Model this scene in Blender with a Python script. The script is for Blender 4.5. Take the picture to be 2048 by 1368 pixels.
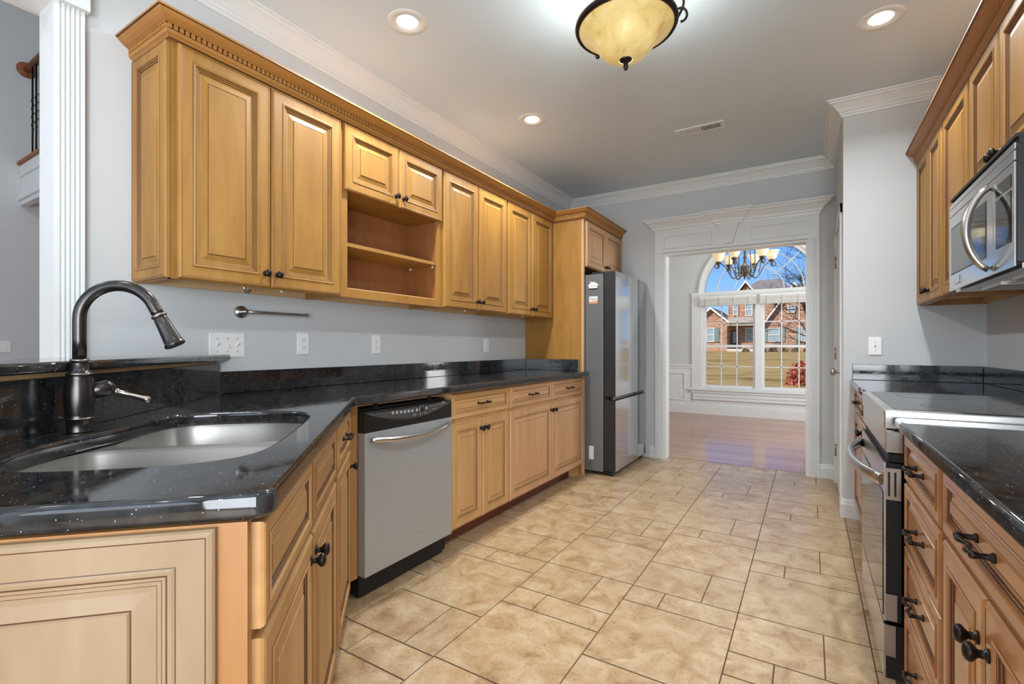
import bpy, bmesh, math, random
from mathutils import Vector, Matrix

random.seed(7)
for o in list(bpy.data.objects):
    bpy.data.objects.remove(o, do_unlink=True)
S = bpy.context.scene
COL = S.collection
R90 = math.radians(90)
PI = math.pi

# ------------------------------------------------------------------ camera
FPX = 962.0
YAW = math.radians(31.75)
cam_d = bpy.data.cameras.new('camera')
cam_d.sensor_width = 36.0
cam_d.lens = FPX / 2048 * 36.0
cam_d.shift_y = (693.2 - 684.0) / 2048
cam_d.clip_start = 0.02
cam_d.clip_end = 400
cam = bpy.data.objects.new('camera', cam_d)
COL.objects.link(cam)
cam.location = (0, 0, 1.135)
cam.rotation_euler = (R90, 0, YAW)
S.camera = cam

# ------------------------------------------------------------------ colour management, sky, sun, fill lamps
S.view_settings.view_transform = 'Standard'
S.view_settings.look = 'None'
S.view_settings.gamma = 1.0
S.view_settings.use_curve_mapping = False
S.view_settings.exposure = 0.78
S.cycles.use_denoising = True
S.cycles.max_bounces = 10
S.cycles.diffuse_bounces = 5
S.cycles.glossy_bounces = 5
S.cycles.transparent_max_bounces = 16
S.cycles.sample_clamp_indirect = 6.0
S.cycles.caustics_reflective = False
S.cycles.caustics_refractive = False

W = bpy.data.worlds.new('sky')
S.world = W
W.use_nodes = True
wn = W.node_tree.nodes
wl = W.node_tree.links
for n in list(wn):
    wn.remove(n)
w_out = wn.new('ShaderNodeOutputWorld')
w_bg = wn.new('ShaderNodeBackground')
w_tc = wn.new('ShaderNodeTexCoord')
w_sep = wn.new('ShaderNodeSeparateXYZ')
w_ramp = wn.new('ShaderNodeValToRGB')
w_ramp.color_ramp.elements[0].position = 0.0
w_ramp.color_ramp.elements[0].color = (0.50, 0.72, 1.0, 1)
w_ramp.color_ramp.elements[1].position = 0.6
w_ramp.color_ramp.elements[1].color = (0.05, 0.16, 0.62, 1)
e = w_ramp.color_ramp.elements.new(0.13)
e.color = (0.26, 0.52, 0.97, 1)
e = w_ramp.color_ramp.elements.new(0.24)
e.color = (0.11, 0.32, 0.85, 1)
wl.new(w_tc.outputs['Generated'], w_sep.inputs[0])
wl.new(w_sep.outputs['Z'], w_ramp.inputs[0])
wl.new(w_ramp.outputs[0], w_bg.inputs[0])
w_bg.inputs[1].default_value = 0.64
wl.new(w_bg.outputs[0], w_out.inputs[0])


def add_light(name, kind, loc, energy, color=(1, 1, 1), target=None, **kw):
    d = bpy.data.lights.new(name, kind)
    d.energy = energy
    d.color = color
    for k, v in kw.items():
        setattr(d, k, v)
    o = bpy.data.objects.new(name, d)
    COL.objects.link(o)
    o.location = loc
    if target is not None:
        v = Vector(target) - Vector(loc)
        o.rotation_euler = v.to_track_quat('-Z', 'Y').to_euler()
    return o


SUN = add_light('sun', 'SUN', (0, -20, 20), 2.9, (1.0, 0.93, 0.82), angle=0.01)
SUN.rotation_euler = Vector((0.42, 0.75, -0.60)).to_track_quat('-Z', 'Y').to_euler()
# unseen area lamps added to brighten the kitchen, living and dining rooms
add_light('fill_breakfast', 'AREA', (-0.8, -3.3, 1.30), 24, (0.82, 0.92, 1.0), (-0.8, 0, 2.9),  # added lamp behind the camera, tilted up to brighten the ceiling
          shape='RECTANGLE', size=2.8, size_y=1.7)
add_light('fill_living', 'AREA', (-4.6, -3.3, 2.4), 6, (0.95, 0.98, 1.0), (-5.4, 3, 2.2),  # added lamp at an invented opening, lights the living room
          shape='RECTANGLE', size=3.2, size_y=2.6)
add_light('fill_right', 'AREA', (0.96, -1.6, 1.05), 80, (0.88, 0.94, 1.0), (-1.6, 0.6, 0.95),  # added side fill for the left cabinets, no door is known here
          shape='RECTANGLE', size=1.8, size_y=1.9)
add_light('fill_dining', 'AREA', (1.72, 6.8, 1.5), 46, (0.97, 0.985, 1.0), (-2.0, 6.6, 1.2),  # added lamp standing inside the dining room, out of view
          shape='RECTANGLE', size=1.5, size_y=1.4)


# ------------------------------------------------------------------ materials
MATS = {}


def new_mat(name):
    m = bpy.data.materials.new(name)
    m.use_nodes = True
    nt = m.node_tree
    b = nt.nodes['Principled BSDF']
    MATS[name] = m
    return m, nt, b


def rgb(r, g, b):
    def f(c):
        c /= 255.0
        return c / 12.92 if c <= 0.04045 else ((c + 0.055) / 1.055) ** 2.4
    return (f(r), f(g), f(b), 1)


def noise_node(nt, scale, detail=4, rough=0.55, vec=None):
    n = nt.nodes.new('ShaderNodeTexNoise')
    n.inputs['Scale'].default_value = scale
    n.inputs['Detail'].default_value = detail
    n.inputs['Roughness'].default_value = rough
    if vec is not None:
        nt.links.new(vec, n.inputs['Vector'])
    return n


def ramp_node(nt, stops, fac):
    r = nt.nodes.new('ShaderNodeValToRGB')
    el = r.color_ramp.elements
    el[0].position, el[0].color = stops[0]
    el[1].position, el[1].color = stops[-1]
    for p, c in stops[1:-1]:
        x = el.new(p)
        x.color = c
    nt.links.new(fac, r.inputs[0])
    return r


def mapped(nt, scale, out='Object', rot=(0, 0, 0)):
    tc = nt.nodes.new('ShaderNodeTexCoord')
    mp = nt.nodes.new('ShaderNodeMapping')
    mp.inputs['Scale'].default_value = scale
    mp.inputs['Rotation'].default_value = rot
    nt.links.new(tc.outputs[out], mp.inputs['Vector'])
    return mp.outputs[0]


def add_bump(nt, b, height, strength=0.2, dist=0.002):
    bp = nt.nodes.new('ShaderNodeBump')
    bp.inputs['Strength'].default_value = strength
    bp.inputs['Distance'].default_value = dist
    nt.links.new(height, bp.inputs['Height'])
    nt.links.new(bp.outputs[0], b.inputs['Normal'])


def plain(name, col, rough=0.5, metal=0.0, spec=0.5, var=0.04, scale=14.0, bump=0.0):
    m, nt, b = new_mat(name)
    vec = mapped(nt, (1, 1, 1))
    n = noise_node(nt, scale, 3, 0.5, vec)
    lo = tuple(c * (1 - var) for c in col[:3]) + (1,)
    hi = tuple(min(1, c * (1 + var)) for c in col[:3]) + (1,)
    r = ramp_node(nt, [(0.3, lo), (0.7, hi)], n.outputs[0])
    nt.links.new(r.outputs[0], b.inputs['Base Color'])
    b.inputs['Roughness'].default_value = rough
    b.inputs['Metallic'].default_value = metal
    b.inputs['Specular IOR Level'].default_value = spec
    if bump > 0:
        n2 = noise_node(nt, 220, 2, 0.5, vec)
        add_bump(nt, b, n2.outputs[0], bump, 0.001)
    return m


def wood(name, c_lo, c_mid, c_hi, axis='z', rough=0.5, spec=0.4, coat=0.08, fine=1.0, coat_rough=0.4):
    m, nt, b = new_mat(name)
    st = {'x': (1.5, 9, 9), 'y': (9, 1.5, 9), 'z': (9, 9, 1.5)}[axis]
    oi = nt.nodes.new('ShaderNodeObjectInfo')
    tc = nt.nodes.new('ShaderNodeTexCoord')
    ad = nt.nodes.new('ShaderNodeVectorMath')
    ad.operation = 'ADD'
    sc = nt.nodes.new('ShaderNodeVectorMath')
    sc.operation = 'SCALE'
    sc.inputs[0].default_value = (7.3, 3.1, 5.7)
    nt.links.new(oi.outputs['Random'], sc.inputs['Scale'])
    nt.links.new(tc.outputs['Object'], ad.inputs[0])
    nt.links.new(sc.outputs[0], ad.inputs[1])
    mp = nt.nodes.new('ShaderNodeMapping')
    mp.inputs['Scale'].default_value = st
    nt.links.new(ad.outputs[0], mp.inputs['Vector'])
    g = noise_node(nt, 2.4 * fine, 6, 0.62, mp.outputs[0])
    g.inputs['Distortion'].default_value = 0.6
    mp2 = nt.nodes.new('ShaderNodeMapping')
    mp2.inputs['Scale'].default_value = tuple(0.55 if s < 2 else 2.6 for s in st)
    nt.links.new(ad.outputs[0], mp2.inputs['Vector'])
    bl = noise_node(nt, 1.6, 3, 0.5, mp2.outputs[0])
    mx = nt.nodes.new('ShaderNodeMix')
    mx.inputs[0].default_value = 0.6
    nt.links.new(g.outputs[0], mx.inputs[2])
    nt.links.new(bl.outputs[0], mx.inputs[3])
    r = ramp_node(nt, [(0.32, c_lo), (0.5, c_mid), (0.68, c_hi)], mx.outputs[0])
    nt.links.new(r.outputs[0], b.inputs['Base Color'])
    b.inputs['Roughness'].default_value = rough
    b.inputs['Specular IOR Level'].default_value = spec
    b.inputs['Coat Weight'].default_value = coat
    b.inputs['Coat Roughness'].default_value = coat_rough
    add_bump(nt, b, g.outputs[0], 0.05, 0.002)
    return m


UP = (rgb(140, 95, 40), rgb(160, 114, 50), rgb(175, 130, 66))
wood('maple_v', *UP, axis='z')
wood('maple_h', *UP, axis='x')
BS = (rgb(186, 140, 88), rgb(202, 158, 104), rgb(214, 173, 122))
wood('maple_base_v', *BS, axis='z')
wood('maple_base_h', *BS, axis='x')
wood('maple_dark', rgb(186, 140, 98), rgb(202, 157, 113), rgb(213, 172, 130), axis='z')
wood('maple_dark_h', rgb(182, 136, 94), rgb(198, 153, 109), rgb(210, 168, 125), axis='x')
wood('maple_pale', rgb(126, 101, 73), rgb(136, 112, 83), rgb(146, 123, 95), axis='z')
wood('maple_crown', rgb(160, 106, 50), rgb(173, 119, 58), rgb(184, 131, 68), axis='y')
wood('plywood', rgb(196, 158, 108), rgb(208, 172, 124), rgb(218, 186, 140), axis='x', rough=0.7, coat=0)
PN = (rgb(152, 108, 60), rgb(172, 128, 76), rgb(186, 144, 92))
wood('maple_pen_v', *PN, axis='z')
wood('maple_pen_h', *PN, axis='x')
wood('maple_side', rgb(134, 88, 44), rgb(152, 104, 56), rgb(166, 118, 68), axis='z')
RT = (rgb(146, 92, 46), rgb(166, 110, 58), rgb(182, 128, 74))
wood('maple_right_v', *RT, axis='z', coat=0.8, coat_rough=0.16)
wood('maple_right_h', *RT, axis='x', coat=0.8, coat_rough=0.16)
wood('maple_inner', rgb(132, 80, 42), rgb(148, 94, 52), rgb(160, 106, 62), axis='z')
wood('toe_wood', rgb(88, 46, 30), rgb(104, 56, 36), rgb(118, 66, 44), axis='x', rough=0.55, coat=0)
wood('rail_wood', rgb(120, 66, 30), rgb(150, 86, 42), rgb(170, 102, 54), axis='x')
plain('glaze', rgb(74, 42, 20), 0.45, var=0.2)
plain('hole_dark', rgb(30, 24, 20), 0.8)


def granite():
    m, nt, b = new_mat('granite')
    vec = mapped(nt, (1, 1, 1))
    v = nt.nodes.new('ShaderNodeTexVoronoi')
    v.inputs['Scale'].default_value = 150
    nt.links.new(vec, v.inputs['Vector'])
    n = noise_node(nt, 26, 4, 0.6, vec)
    n2 = noise_node(nt, 60, 2, 0.5, vec)
    th = nt.nodes.new('ShaderNodeMath')
    th.operation = 'LESS_THAN'
    th.inputs[1].default_value = 0.14
    nt.links.new(v.outputs['Distance'], th.inputs[0])
    g = nt.nodes.new('ShaderNodeMath')
    g.operation = 'GREATER_THAN'
    g.inputs[1].default_value = 0.56
    nt.links.new(n2.outputs[0], g.inputs[0])
    mu = nt.nodes.new('ShaderNodeMath')
    mu.operation = 'MULTIPLY'
    nt.links.new(th.outputs[0], mu.inputs[0])
    nt.links.new(g.outputs[0], mu.inputs[1])
    base = ramp_node(nt, [(0.35, (0.008, 0.008, 0.009, 1)), (0.75, (0.034, 0.035, 0.036, 1))], n.outputs[0])
    mx = nt.nodes.new('ShaderNodeMix')
    mx.data_type = 'RGBA'
    nt.links.new(mu.outputs[0], mx.inputs[0])
    nt.links.new(base.outputs[0], mx.inputs[6])
    mx.inputs[7].default_value = (0.50, 0.52, 0.54, 1)
    nt.links.new(mx.outputs[2], b.inputs['Base Color'])
    b.inputs['Roughness'].default_value = 0.09
    b.inputs['Specular IOR Level'].default_value = 0.7
    rr = ramp_node(nt, [(0.3, (0.03, 0.03, 0.03, 1)), (0.8, (0.11, 0.11, 0.11, 1))], n.outputs[0])
    nt.links.new(rr.outputs[0], b.inputs['Roughness'])
    return m


granite()
plain('wall_paint', rgb(204, 206, 206), 0.6, spec=0.3, var=0.012, scale=3, bump=0.04)
plain('ceiling_paint', rgb(212, 224, 234), 0.75, spec=0.2, var=0.012, scale=3, bump=0.05)
plain('white_trim', rgb(224, 226, 225), 0.35, var=0.01, scale=5)
plain('plate_white', rgb(238, 237, 233), 0.3, var=0.01)
plain('slot_dark', rgb(40, 38, 36), 0.6)
plain('bronze', rgb(46, 40, 37), 0.33, metal=0.75, var=0.15, scale=40)
plain('faucet_bronze', rgb(72, 68, 66), 0.26, metal=0.9, var=0.12, scale=30)
plain('faucet_edge', rgb(170, 158, 148), 0.25, metal=1.0)
plain('black_plastic', rgb(22, 22, 23), 0.35, var=0.1)
plain('black_gloss', rgb(8, 8, 9), 0.06, spec=0.6)
plain('black_matte', rgb(18, 18, 19), 0.6)
plain('grey_panel', rgb(70, 71, 72), 0.4)
plain('button_grey', rgb(165, 166, 168), 0.4)
plain('chrome', rgb(215, 215, 216), 0.12, metal=1.0, var=0.01)
plain('nickel', rgb(176, 170, 162), 0.3, metal=1.0, var=0.03)
plain('fridge_side', rgb(112, 113, 113), 0.42, metal=0.35, var=0.03, scale=2)
plain('fridge_edge', rgb(36, 36, 37), 0.4)
plain('paper_white', rgb(224, 222, 219), 0.5)
plain('magnet_orange', rgb(214, 150, 104), 0.5, var=0.12, scale=60)
plain('ink', rgb(60, 52, 48), 0.6)
plain('ink_grey', rgb(140, 140, 142), 0.6)
plain('blind_fabric', rgb(205, 203, 198), 0.8, var=0.03)
plain('iron', rgb(24, 22, 24), 0.4, metal=0.5)
plain('pewter', rgb(96, 88, 82), 0.45, metal=0.5, var=0.15, scale=40)
plain('grout', rgb(84, 62, 44), 0.9, var=0.15, scale=30)
plain('brass_latch', rgb(160, 150, 130), 0.3, metal=1.0)


def steel(name, col, rough, axis, metal=1.0):
    m, nt, b = new_mat(name)
    st = {'x': (1, 120, 120), 'y': (120, 1, 120), 'z': (120, 120, 1)}[axis]
    vec = mapped(nt, st)
    n = noise_node(nt, 4, 3, 0.6, vec)
    r = ramp_node(nt, [(0.3, tuple(c * 0.93 for c in col[:3]) + (1,)), (0.7, col)], n.outputs[0])
    nt.links.new(r.outputs[0], b.inputs['Base Color'])
    b.inputs['Metallic'].default_value = metal
    rr = ramp_node(nt, [(0.3, (rough * 0.85,) * 3 + (1,)), (0.7, (rough * 1.2,) * 3 + (1,))], n.outputs[0])
    nt.links.new(rr.outputs[0], b.inputs['Roughness'])
    return m


steel('steel_dishwasher', rgb(178, 182, 186), 0.46, 'x', 0.5)
steel('steel_fridge', rgb(196, 197, 198), 0.11, 'z')
steel('steel_range', rgb(205, 204, 200), 0.22, 'x')
steel('steel_micro', rgb(200, 201, 202), 0.16, 'x')
plain('steel_sink', rgb(204, 201, 196), 0.30, metal=0.92, var=0.02, scale=3)


def tile_mat():
    m, nt, b = new_mat('travertine_tile')
    vec = mapped(nt, (1, 1, 1))
    at = nt.nodes.new('ShaderNodeAttribute')
    at.attribute_name = 'tint'
    n = noise_node(nt, 9, 8, 0.68, vec)
    n.inputs['Distortion'].default_value = 0.8
    n2 = noise_node(nt, 46, 5, 0.7, vec)
    base = ramp_node(nt, [(0.28, rgb(134, 96, 54)), (0.43, rgb(172, 137, 92)), (0.56, rgb(186, 157, 115)),
                          (0.72, rgb(202, 180, 146))], n.outputs[0])
    sp = ramp_node(nt, [(0.30, rgb(150, 104, 62)), (0.46, (1, 1, 1, 1))], n2.outputs[0])
    mul = nt.nodes.new('ShaderNodeMix')
    mul.data_type = 'RGBA'
    mul.blend_type = 'MULTIPLY'
    mul.inputs[0].default_value = 0.55
    nt.links.new(base.outputs[0], mul.inputs[6])
    nt.links.new(sp.outputs[0], mul.inputs[7])
    hsv = nt.nodes.new('ShaderNodeHueSaturation')
    hsv.inputs['Saturation'].default_value = 0.90
    nt.links.new(mul.outputs[2], hsv.inputs['Color'])
    nt.links.new(at.outputs['Fac'], hsv.inputs['Value'])
    nt.links.new(hsv.outputs[0], b.inputs['Base Color'])
    rr = ramp_node(nt, [(0.3, (0.42, 0.42, 0.42, 1)), (0.7, (0.22, 0.22, 0.22, 1))], n2.outputs[0])
    nt.links.new(rr.outputs[0], b.inputs['Roughness'])
    b.inputs['Specular IOR Level'].default_value = 0.65
    add_bump(nt, b, n2.outputs[0], 0.12, 0.003)


tile_mat()


def plank_mat():
    m, nt, b = new_mat('dining_planks')
    vec = mapped(nt, (1, 1, 1))
    br = nt.nodes.new('ShaderNodeTexBrick')
    br.inputs['Scale'].default_value = 1.0
    br.inputs['Brick Width'].default_value = 1.1
    br.inputs['Row Height'].default_value = 0.085
    br.inputs['Mortar Size'].default_value = 0.0012
    br.inputs['Color1'].default_value = rgb(160, 112, 80)
    br.inputs['Color2'].default_value = rgb(186, 140, 104)
    br.inputs['Mortar'].default_value = rgb(104, 66, 46)
    nt.links.new(vec, br.inputs['Vector'])
    mp = mapped(nt, (1.5, 26, 1))
    n = noise_node(nt, 3, 5, 0.6, mp)
    g = ramp_node(nt, [(0.3, (0.78, 0.74, 0.7, 1)), (0.7, (1, 1, 1, 1))], n.outputs[0])
    mul = nt.nodes.new('ShaderNodeMix')
    mul.data_type = 'RGBA'
    mul.blend_type = 'MULTIPLY'
    mul.inputs[0].default_value = 1.0
    nt.links.new(br.outputs[0], mul.inputs[6])
    nt.links.new(g.outputs[0], mul.inputs[7])
    nt.links.new(mul.outputs[2], b.inputs['Base Color'])
    b.inputs['Roughness'].default_value = 0.35
    b.inputs['Specular IOR Level'].default_value = 0.5
    b.inputs['Coat Weight'].default_value = 0.6
    b.inputs['Coat Roughness'].default_value = 0.13
    b.inputs['Coat IOR'].default_value = 1.6


plank_mat()


def brick_mat():
    m, nt, b = new_mat('red_brick')
    vec = mapped(nt, (1, 1, 1), rot=(R90, 0, 0))
    br = nt.nodes.new('ShaderNodeTexBrick')
    br.inputs['Scale'].default_value = 1.0
    br.inputs['Brick Width'].default_value = 0.40
    br.inputs['Row Height'].default_value = 0.14
    br.inputs['Mortar Size'].default_value = 0.016
    br.inputs['Color1'].default_value = rgb(138, 86, 60)
    br.inputs['Color2'].default_value = rgb(188, 140, 106)
    br.inputs['Mortar'].default_value = rgb(196, 176, 156)
    nt.links.new(vec, br.inputs['Vector'])
    nt.links.new(br.outputs[0], b.inputs['Base Color'])
    b.inputs['Roughness'].default_value = 0.9


brick_mat()


def multi(name, stops, scale, rough=0.9, scl=(1, 1, 1)):
    m, nt, b = new_mat(name)
    vec = mapped(nt, scl)
    n = noise_node(nt, scale, 8, 0.7, vec)
    r = ramp_node(nt, stops, n.outputs[0])
    nt.links.new(r.outputs[0], b.inputs['Base Color'])
    b.inputs['Roughness'].default_value = rough
    b.inputs['Specular IOR Level'].default_value = 0.2
    return m


multi('winter_lawn', [(0.34, rgb(118, 98, 54)), (0.45, rgb(172, 142, 80)), (0.56, rgb(190, 160, 98)),
                      (0.7, rgb(136, 124, 62))], 0.55, scl=(0.5, 1.7, 1))
multi('shingles', [(0.3, rgb(120, 110, 104)), (0.7, rgb(158, 146, 138))], 3.0)
multi('shingles_tan', [(0.3, rgb(176, 160, 142)), (0.7, rgb(204, 190, 170))], 3.0)
multi('bark', [(0.3, rgb(52, 44, 42)), (0.7, rgb(84, 72, 68))], 6.0)
multi('shrub_green', [(0.3, rgb(74, 78, 50)), (0.7, rgb(138, 132, 88))], 3.0)
multi('shrub_red', [(0.3, rgb(150, 70, 56)), (0.7, rgb(206, 124, 100))], 5.0)
plain('house_trim', rgb(226, 220, 212), 0.7)
plain('shutter_green', rgb(118, 138, 134), 0.7)
plain('house_glass', rgb(150, 172, 178), 0.2)
plain('house_door_paint', rgb(86, 64, 54), 0.6)
plain('concrete', rgb(206, 200, 190), 0.9)


def glass_pane():
    m, nt, b = new_mat('window_glass')
    nt.nodes.remove(b)
    out = nt.nodes['Material Output']
    tr = nt.nodes.new('ShaderNodeBsdfTransparent')
    tr.inputs[0].default_value = (0.97, 0.98, 0.98, 1)
    gl = nt.nodes.new('ShaderNodeBsdfGlossy')
    gl.inputs['Roughness'].default_value = 0.03
    fr = nt.nodes.new('ShaderNodeFresnel')
    fr.inputs['IOR'].default_value = 1.12
    mx = nt.nodes.new('ShaderNodeMixShader')
    nt.links.new(fr.outputs[0], mx.inputs[0])
    nt.links.new(tr.outputs[0], mx.inputs[1])
    nt.links.new(gl.outputs[0], mx.inputs[2])
    nt.links.new(mx.outputs[0], out.inputs[0])


glass_pane()


def emit(name, col, strength, base=None):
    m, nt, b = new_mat(name)
    vec = mapped(nt, (1, 1, 1))
    n = noise_node(nt, 4, 2, 0.5, vec)
    r = ramp_node(nt, [(0.2, tuple(c * 0.97 for c in col[:3]) + (1,)), (0.8, col)], n.outputs[0])
    nt.links.new(r.outputs[0], b.inputs['Emission Color'])
    b.inputs['Emission Strength'].default_value = strength
    b.inputs['Base Color'].default_value = base or (0.8, 0.8, 0.8, 1)
    b.inputs['Roughness'].default_value = 0.4
    return m


emit('lamp_lens', (1.0, 0.985, 0.96, 1), 5.0)


def scavo(name, strength, cols=None):
    m, nt, b = new_mat(name)
    vec = mapped(nt, (1, 1, 1))
    n = noise_node(nt, 9, 6, 0.6, vec)
    n.inputs['Distortion'].default_value = 1.2
    r = ramp_node(nt, cols or [(0.28, rgb(196, 156, 84)), (0.42, rgb(216, 190, 122)), (0.62, rgb(224, 204, 142)),
                       (0.8, rgb(238, 226, 180))], n.outputs[0])
    nt.links.new(r.outputs[0], b.inputs['Base Color'])
    nt.links.new(r.outputs[0], b.inputs['Emission Color'])
    b.inputs['Emission Strength'].default_value = strength
    b.inputs['Roughness'].default_value = 0.3
    b.inputs['Transmission Weight'].default_value = 0.0
    return m


scavo('amber_glass', 0.22)
scavo('amber_shade', 0.30, [(0.28, rgb(226, 202, 150)), (0.5, rgb(238, 222, 180)), (0.8, rgb(246, 236, 206))])


# ------------------------------------------------------------------ mesh builder
class MB:
    def __init__(self):
        self.v, self.f, self.m, self.s = [], [], [], []

    def face(self, idx, mat=0, smooth=False):
        self.f.append(tuple(idx))
        self.m.append(mat)
        self.s.append(smooth)

    def add(self, pts):
        n = len(self.v)
        self.v.extend(tuple(p) for p in pts)
        return list(range(n, n + len(pts)))

    def box(self, x0, x1, y0, y1, z0, z1, mat=0):
        i = self.add([(x0, y0, z0), (x1, y0, z0), (x1, y1, z0), (x0, y1, z0),
                      (x0, y0, z1), (x1, y0, z1), (x1, y1, z1), (x0, y1, z1)])
        for q in ((0, 3, 2, 1), (4, 5, 6, 7), (0, 1, 5, 4), (1, 2, 6, 5), (2, 3, 7, 6), (3, 0, 4, 7)):
            self.face([i[k] for k in q], mat)
        return self

    def prism(self, poly, z0, z1, mat=0, smooth=False):
        """poly in xy, extruded in z"""
        n = len(poly)
        a = self.add([(p[0], p[1], z0) for p in poly])
        b = self.add([(p[0], p[1], z1) for p in poly])
        self.face(a[::-1], mat)
        self.face(b, mat)
        for k in range(n):
            self.face((a[k], a[(k + 1) % n], b[(k + 1) % n], b[k]), mat, smooth)
        return self

    def prism_axis(self, poly, a0, a1, axis, mat=0, smooth=False):
        """axis 'x': poly is (y,z); axis 'y': poly is (x,z)"""
        n = len(poly)
        mk = (lambda p, a: (a, p[0], p[1])) if axis == 'x' else (lambda p, a: (p[0], a, p[1]))
        a = self.add([mk(p, a0) for p in poly])
        b = self.add([mk(p, a1) for p in poly])
        self.face(a[::-1], mat)
        self.face(b, mat)
        for k in range(n):
            self.face((a[k], a[(k + 1) % n], b[(k + 1) % n], b[k]), mat, smooth)
        return self

    def loops(self, loops, mat=0, smooth=True, close=True, cap0=False, cap1=False, mats=None):
        ids = [self.add(l) for l in loops]
        n = len(loops[0])
        for k in range(len(ids) - 1):
            mm = mats[k] if mats else mat
            for j in range(n if close else n - 1):
                self.face((ids[k][j], ids[k][(j + 1) % n], ids[k + 1][(j + 1) % n], ids[k + 1][j]), mm, smooth)
        if cap0:
            self.face(ids[0][::-1], mat, False)
        if cap1:
            self.face(ids[-1], mats[-1] if mats else mat, False)
        return self

    def tube(self, path, r, n=10, mat=0, cap=True, smooth=True):
        P = [Vector(p) for p in path]
        rr = r if isinstance(r, (list, tuple)) else [r] * len(P)
        up = None
        L = []
        for k, p in enumerate(P):
            t = (P[min(k + 1, len(P) - 1)] - P[max(k - 1, 0)])
            t.normalize()
            if up is None:
                up = Vector((0, 0, 1)) if abs(t.z) < 0.9 else Vector((1, 0, 0))
            a = up - t * up.dot(t)
            if a.length < 1e-5:
                a = Vector((1, 0, 0)) - t * t.x
            a.normalize()
            b = t.cross(a)
            up = a
            L.append([p + a * (rr[k] * math.cos(2 * PI * j / n)) + b * (rr[k] * math.sin(2 * PI * j / n)) for j in range(n)])
        return self.loops(L, mat, smooth, True, cap, cap)

    def lathe(self, prof, origin=(0, 0, 0), axis=(0, 0, 1), n=24, mat=0, mats=None, sy=1.0, caps=True):
        """prof: (r, h) along axis"""
        ax = Vector(axis).normalized()
        u = Vector((1, 0, 0)) if abs(ax.x) < 0.9 else Vector((0, 1, 0))
        u = (u - ax * u.dot(ax)).normalized()
        w = ax.cross(u)
        o = Vector(origin)
        L = [[o + ax * h + u * (r * math.cos(2 * PI * j / n)) + w * (r * sy * math.sin(2 * PI * j / n)) for j in range(n)]
             for r, h in prof]
        return self.loops(L, mat, True, True, caps and prof[0][0] > 1e-4, caps and prof[-1][0] > 1e-4, mats)

    def sphere(self, c, r, n=10, mat=0, sc=(1, 1, 1)):
        L = []
        for k in range(n + 1):
            a = PI * k / n
            L.append([(c[0] + sc[0] * r * math.sin(a) * math.cos(2 * PI * j / (2 * n)),
                       c[1] + sc[1] * r * math.sin(a) * math.sin(2 * PI * j / (2 * n)),
                       c[2] + sc[2] * r * math.cos(a)) for j in range(2 * n)])
        return self.loops(L, mat)

    def sweep(self, path, prof, mat=0, z=0.0, mats=None, closed_profile=True, caps=True):
        """path: xy points; prof: (d, h), d to the right-hand side of travel; mitred corners"""
        P = [Vector((p[0], p[1])) for p in path]
        L = []
        for k, p in enumerate(P):
            d0 = (P[k] - P[k - 1]).normalized() if k > 0 else None
            d1 = (P[k + 1] - P[k]).normalized() if k < len(P) - 1 else None
            if d0 is None:
                d0 = d1
            if d1 is None:
                d1 = d0
            n0 = Vector((d0.y, -d0.x))
            n1 = Vector((d1.y, -d1.x))
            mt = (n0 + n1)
            mt = mt / max(1e-6, mt.dot(n0))
            L.append([(p.x + mt.x * d, p.y + mt.y * d, z + h) for d, h in prof])
        n = len(prof)
        ids = [self.add(l) for l in L]
        for k in range(len(ids) - 1):
            for j in range(n if closed_profile else n - 1):
                self.face((ids[k][j], ids[k][(j + 1) % n], ids[k + 1][(j + 1) % n], ids[k + 1][j]),
                          mats[j] if mats else mat, False)
        if caps:
            self.face(ids[0][::-1], mat)
            self.face(ids[-1], mat)
        return self

    def build(self, name, mats, parent=None, bevel=0.0, seg=2, auto=False):
        me = bpy.data.meshes.new(name)
        me.from_pydata([tuple(v) for v in self.v], [], self.f)
        for m in (mats if isinstance(mats, (list, tuple)) else [mats]):
            me.materials.append(MATS[m])
        me.polygons.foreach_set('material_index', self.m)
        me.polygons.foreach_set('use_smooth', self.s)
        me.update()
        bm = bmesh.new()
        bm.from_mesh(me)
        bmesh.ops.remove_doubles(bm, verts=bm.verts, dist=1e-5)
        bmesh.ops.recalc_face_normals(bm, faces=bm.faces)
        bm.to_mesh(me)
        bm.free()
        o = bpy.data.objects.new(name, me)
        COL.objects.link(o)
        if parent is not None:
            o.parent = parent
        if bevel > 0:
            md = o.modifiers.new('bevel', 'BEVEL')
            md.width = bevel
            md.segments = seg
            md.limit_method = 'ANGLE'
            md.angle_limit = math.radians(40)
        return o


def thing(name, label, cat, loc=(0, 0, 0), rot=0.0, group=None):
    o = bpy.data.objects.new(name, None)
    COL.objects.link(o)
    o.empty_display_size = 0.05
    o.location = loc
    o.rotation_euler = (0, 0, rot)
    o['label'] = label
    o['category'] = cat
    if group:
        o['group'] = group
    return o


def tag(o, label, cat, group=None, kind=None):
    o['label'] = label
    o['category'] = cat
    if group:
        o['group'] = group
    if kind:
        o['kind'] = kind
    return o


def struct(o, label, cat):
    o['kind'] = 'structure'
    o['label'] = label
    o['category'] = cat
    return o


def dup(root, loc, rot, label, group=None):
    r = root.copy()
    COL.objects.link(r)
    r.location = loc
    r.rotation_euler = (0, 0, rot)
    r['label'] = label
    if group:
        r['group'] = group
    for ch in list(root.children):
        c = ch.copy()
        COL.objects.link(c)
        c.parent = r
        for g in list(ch.children):
            d = g.copy()
            COL.objects.link(d)
            d.parent = c
    return r


LEFT, RIGHT, DIAG, ENDP, FAR = R90, -R90, math.radians(135), math.radians(45), 0.0
Q = 1 / math.sqrt(2)


def TS(t, s):
    return ((t + s) * Q, (t - s) * Q)


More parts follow.
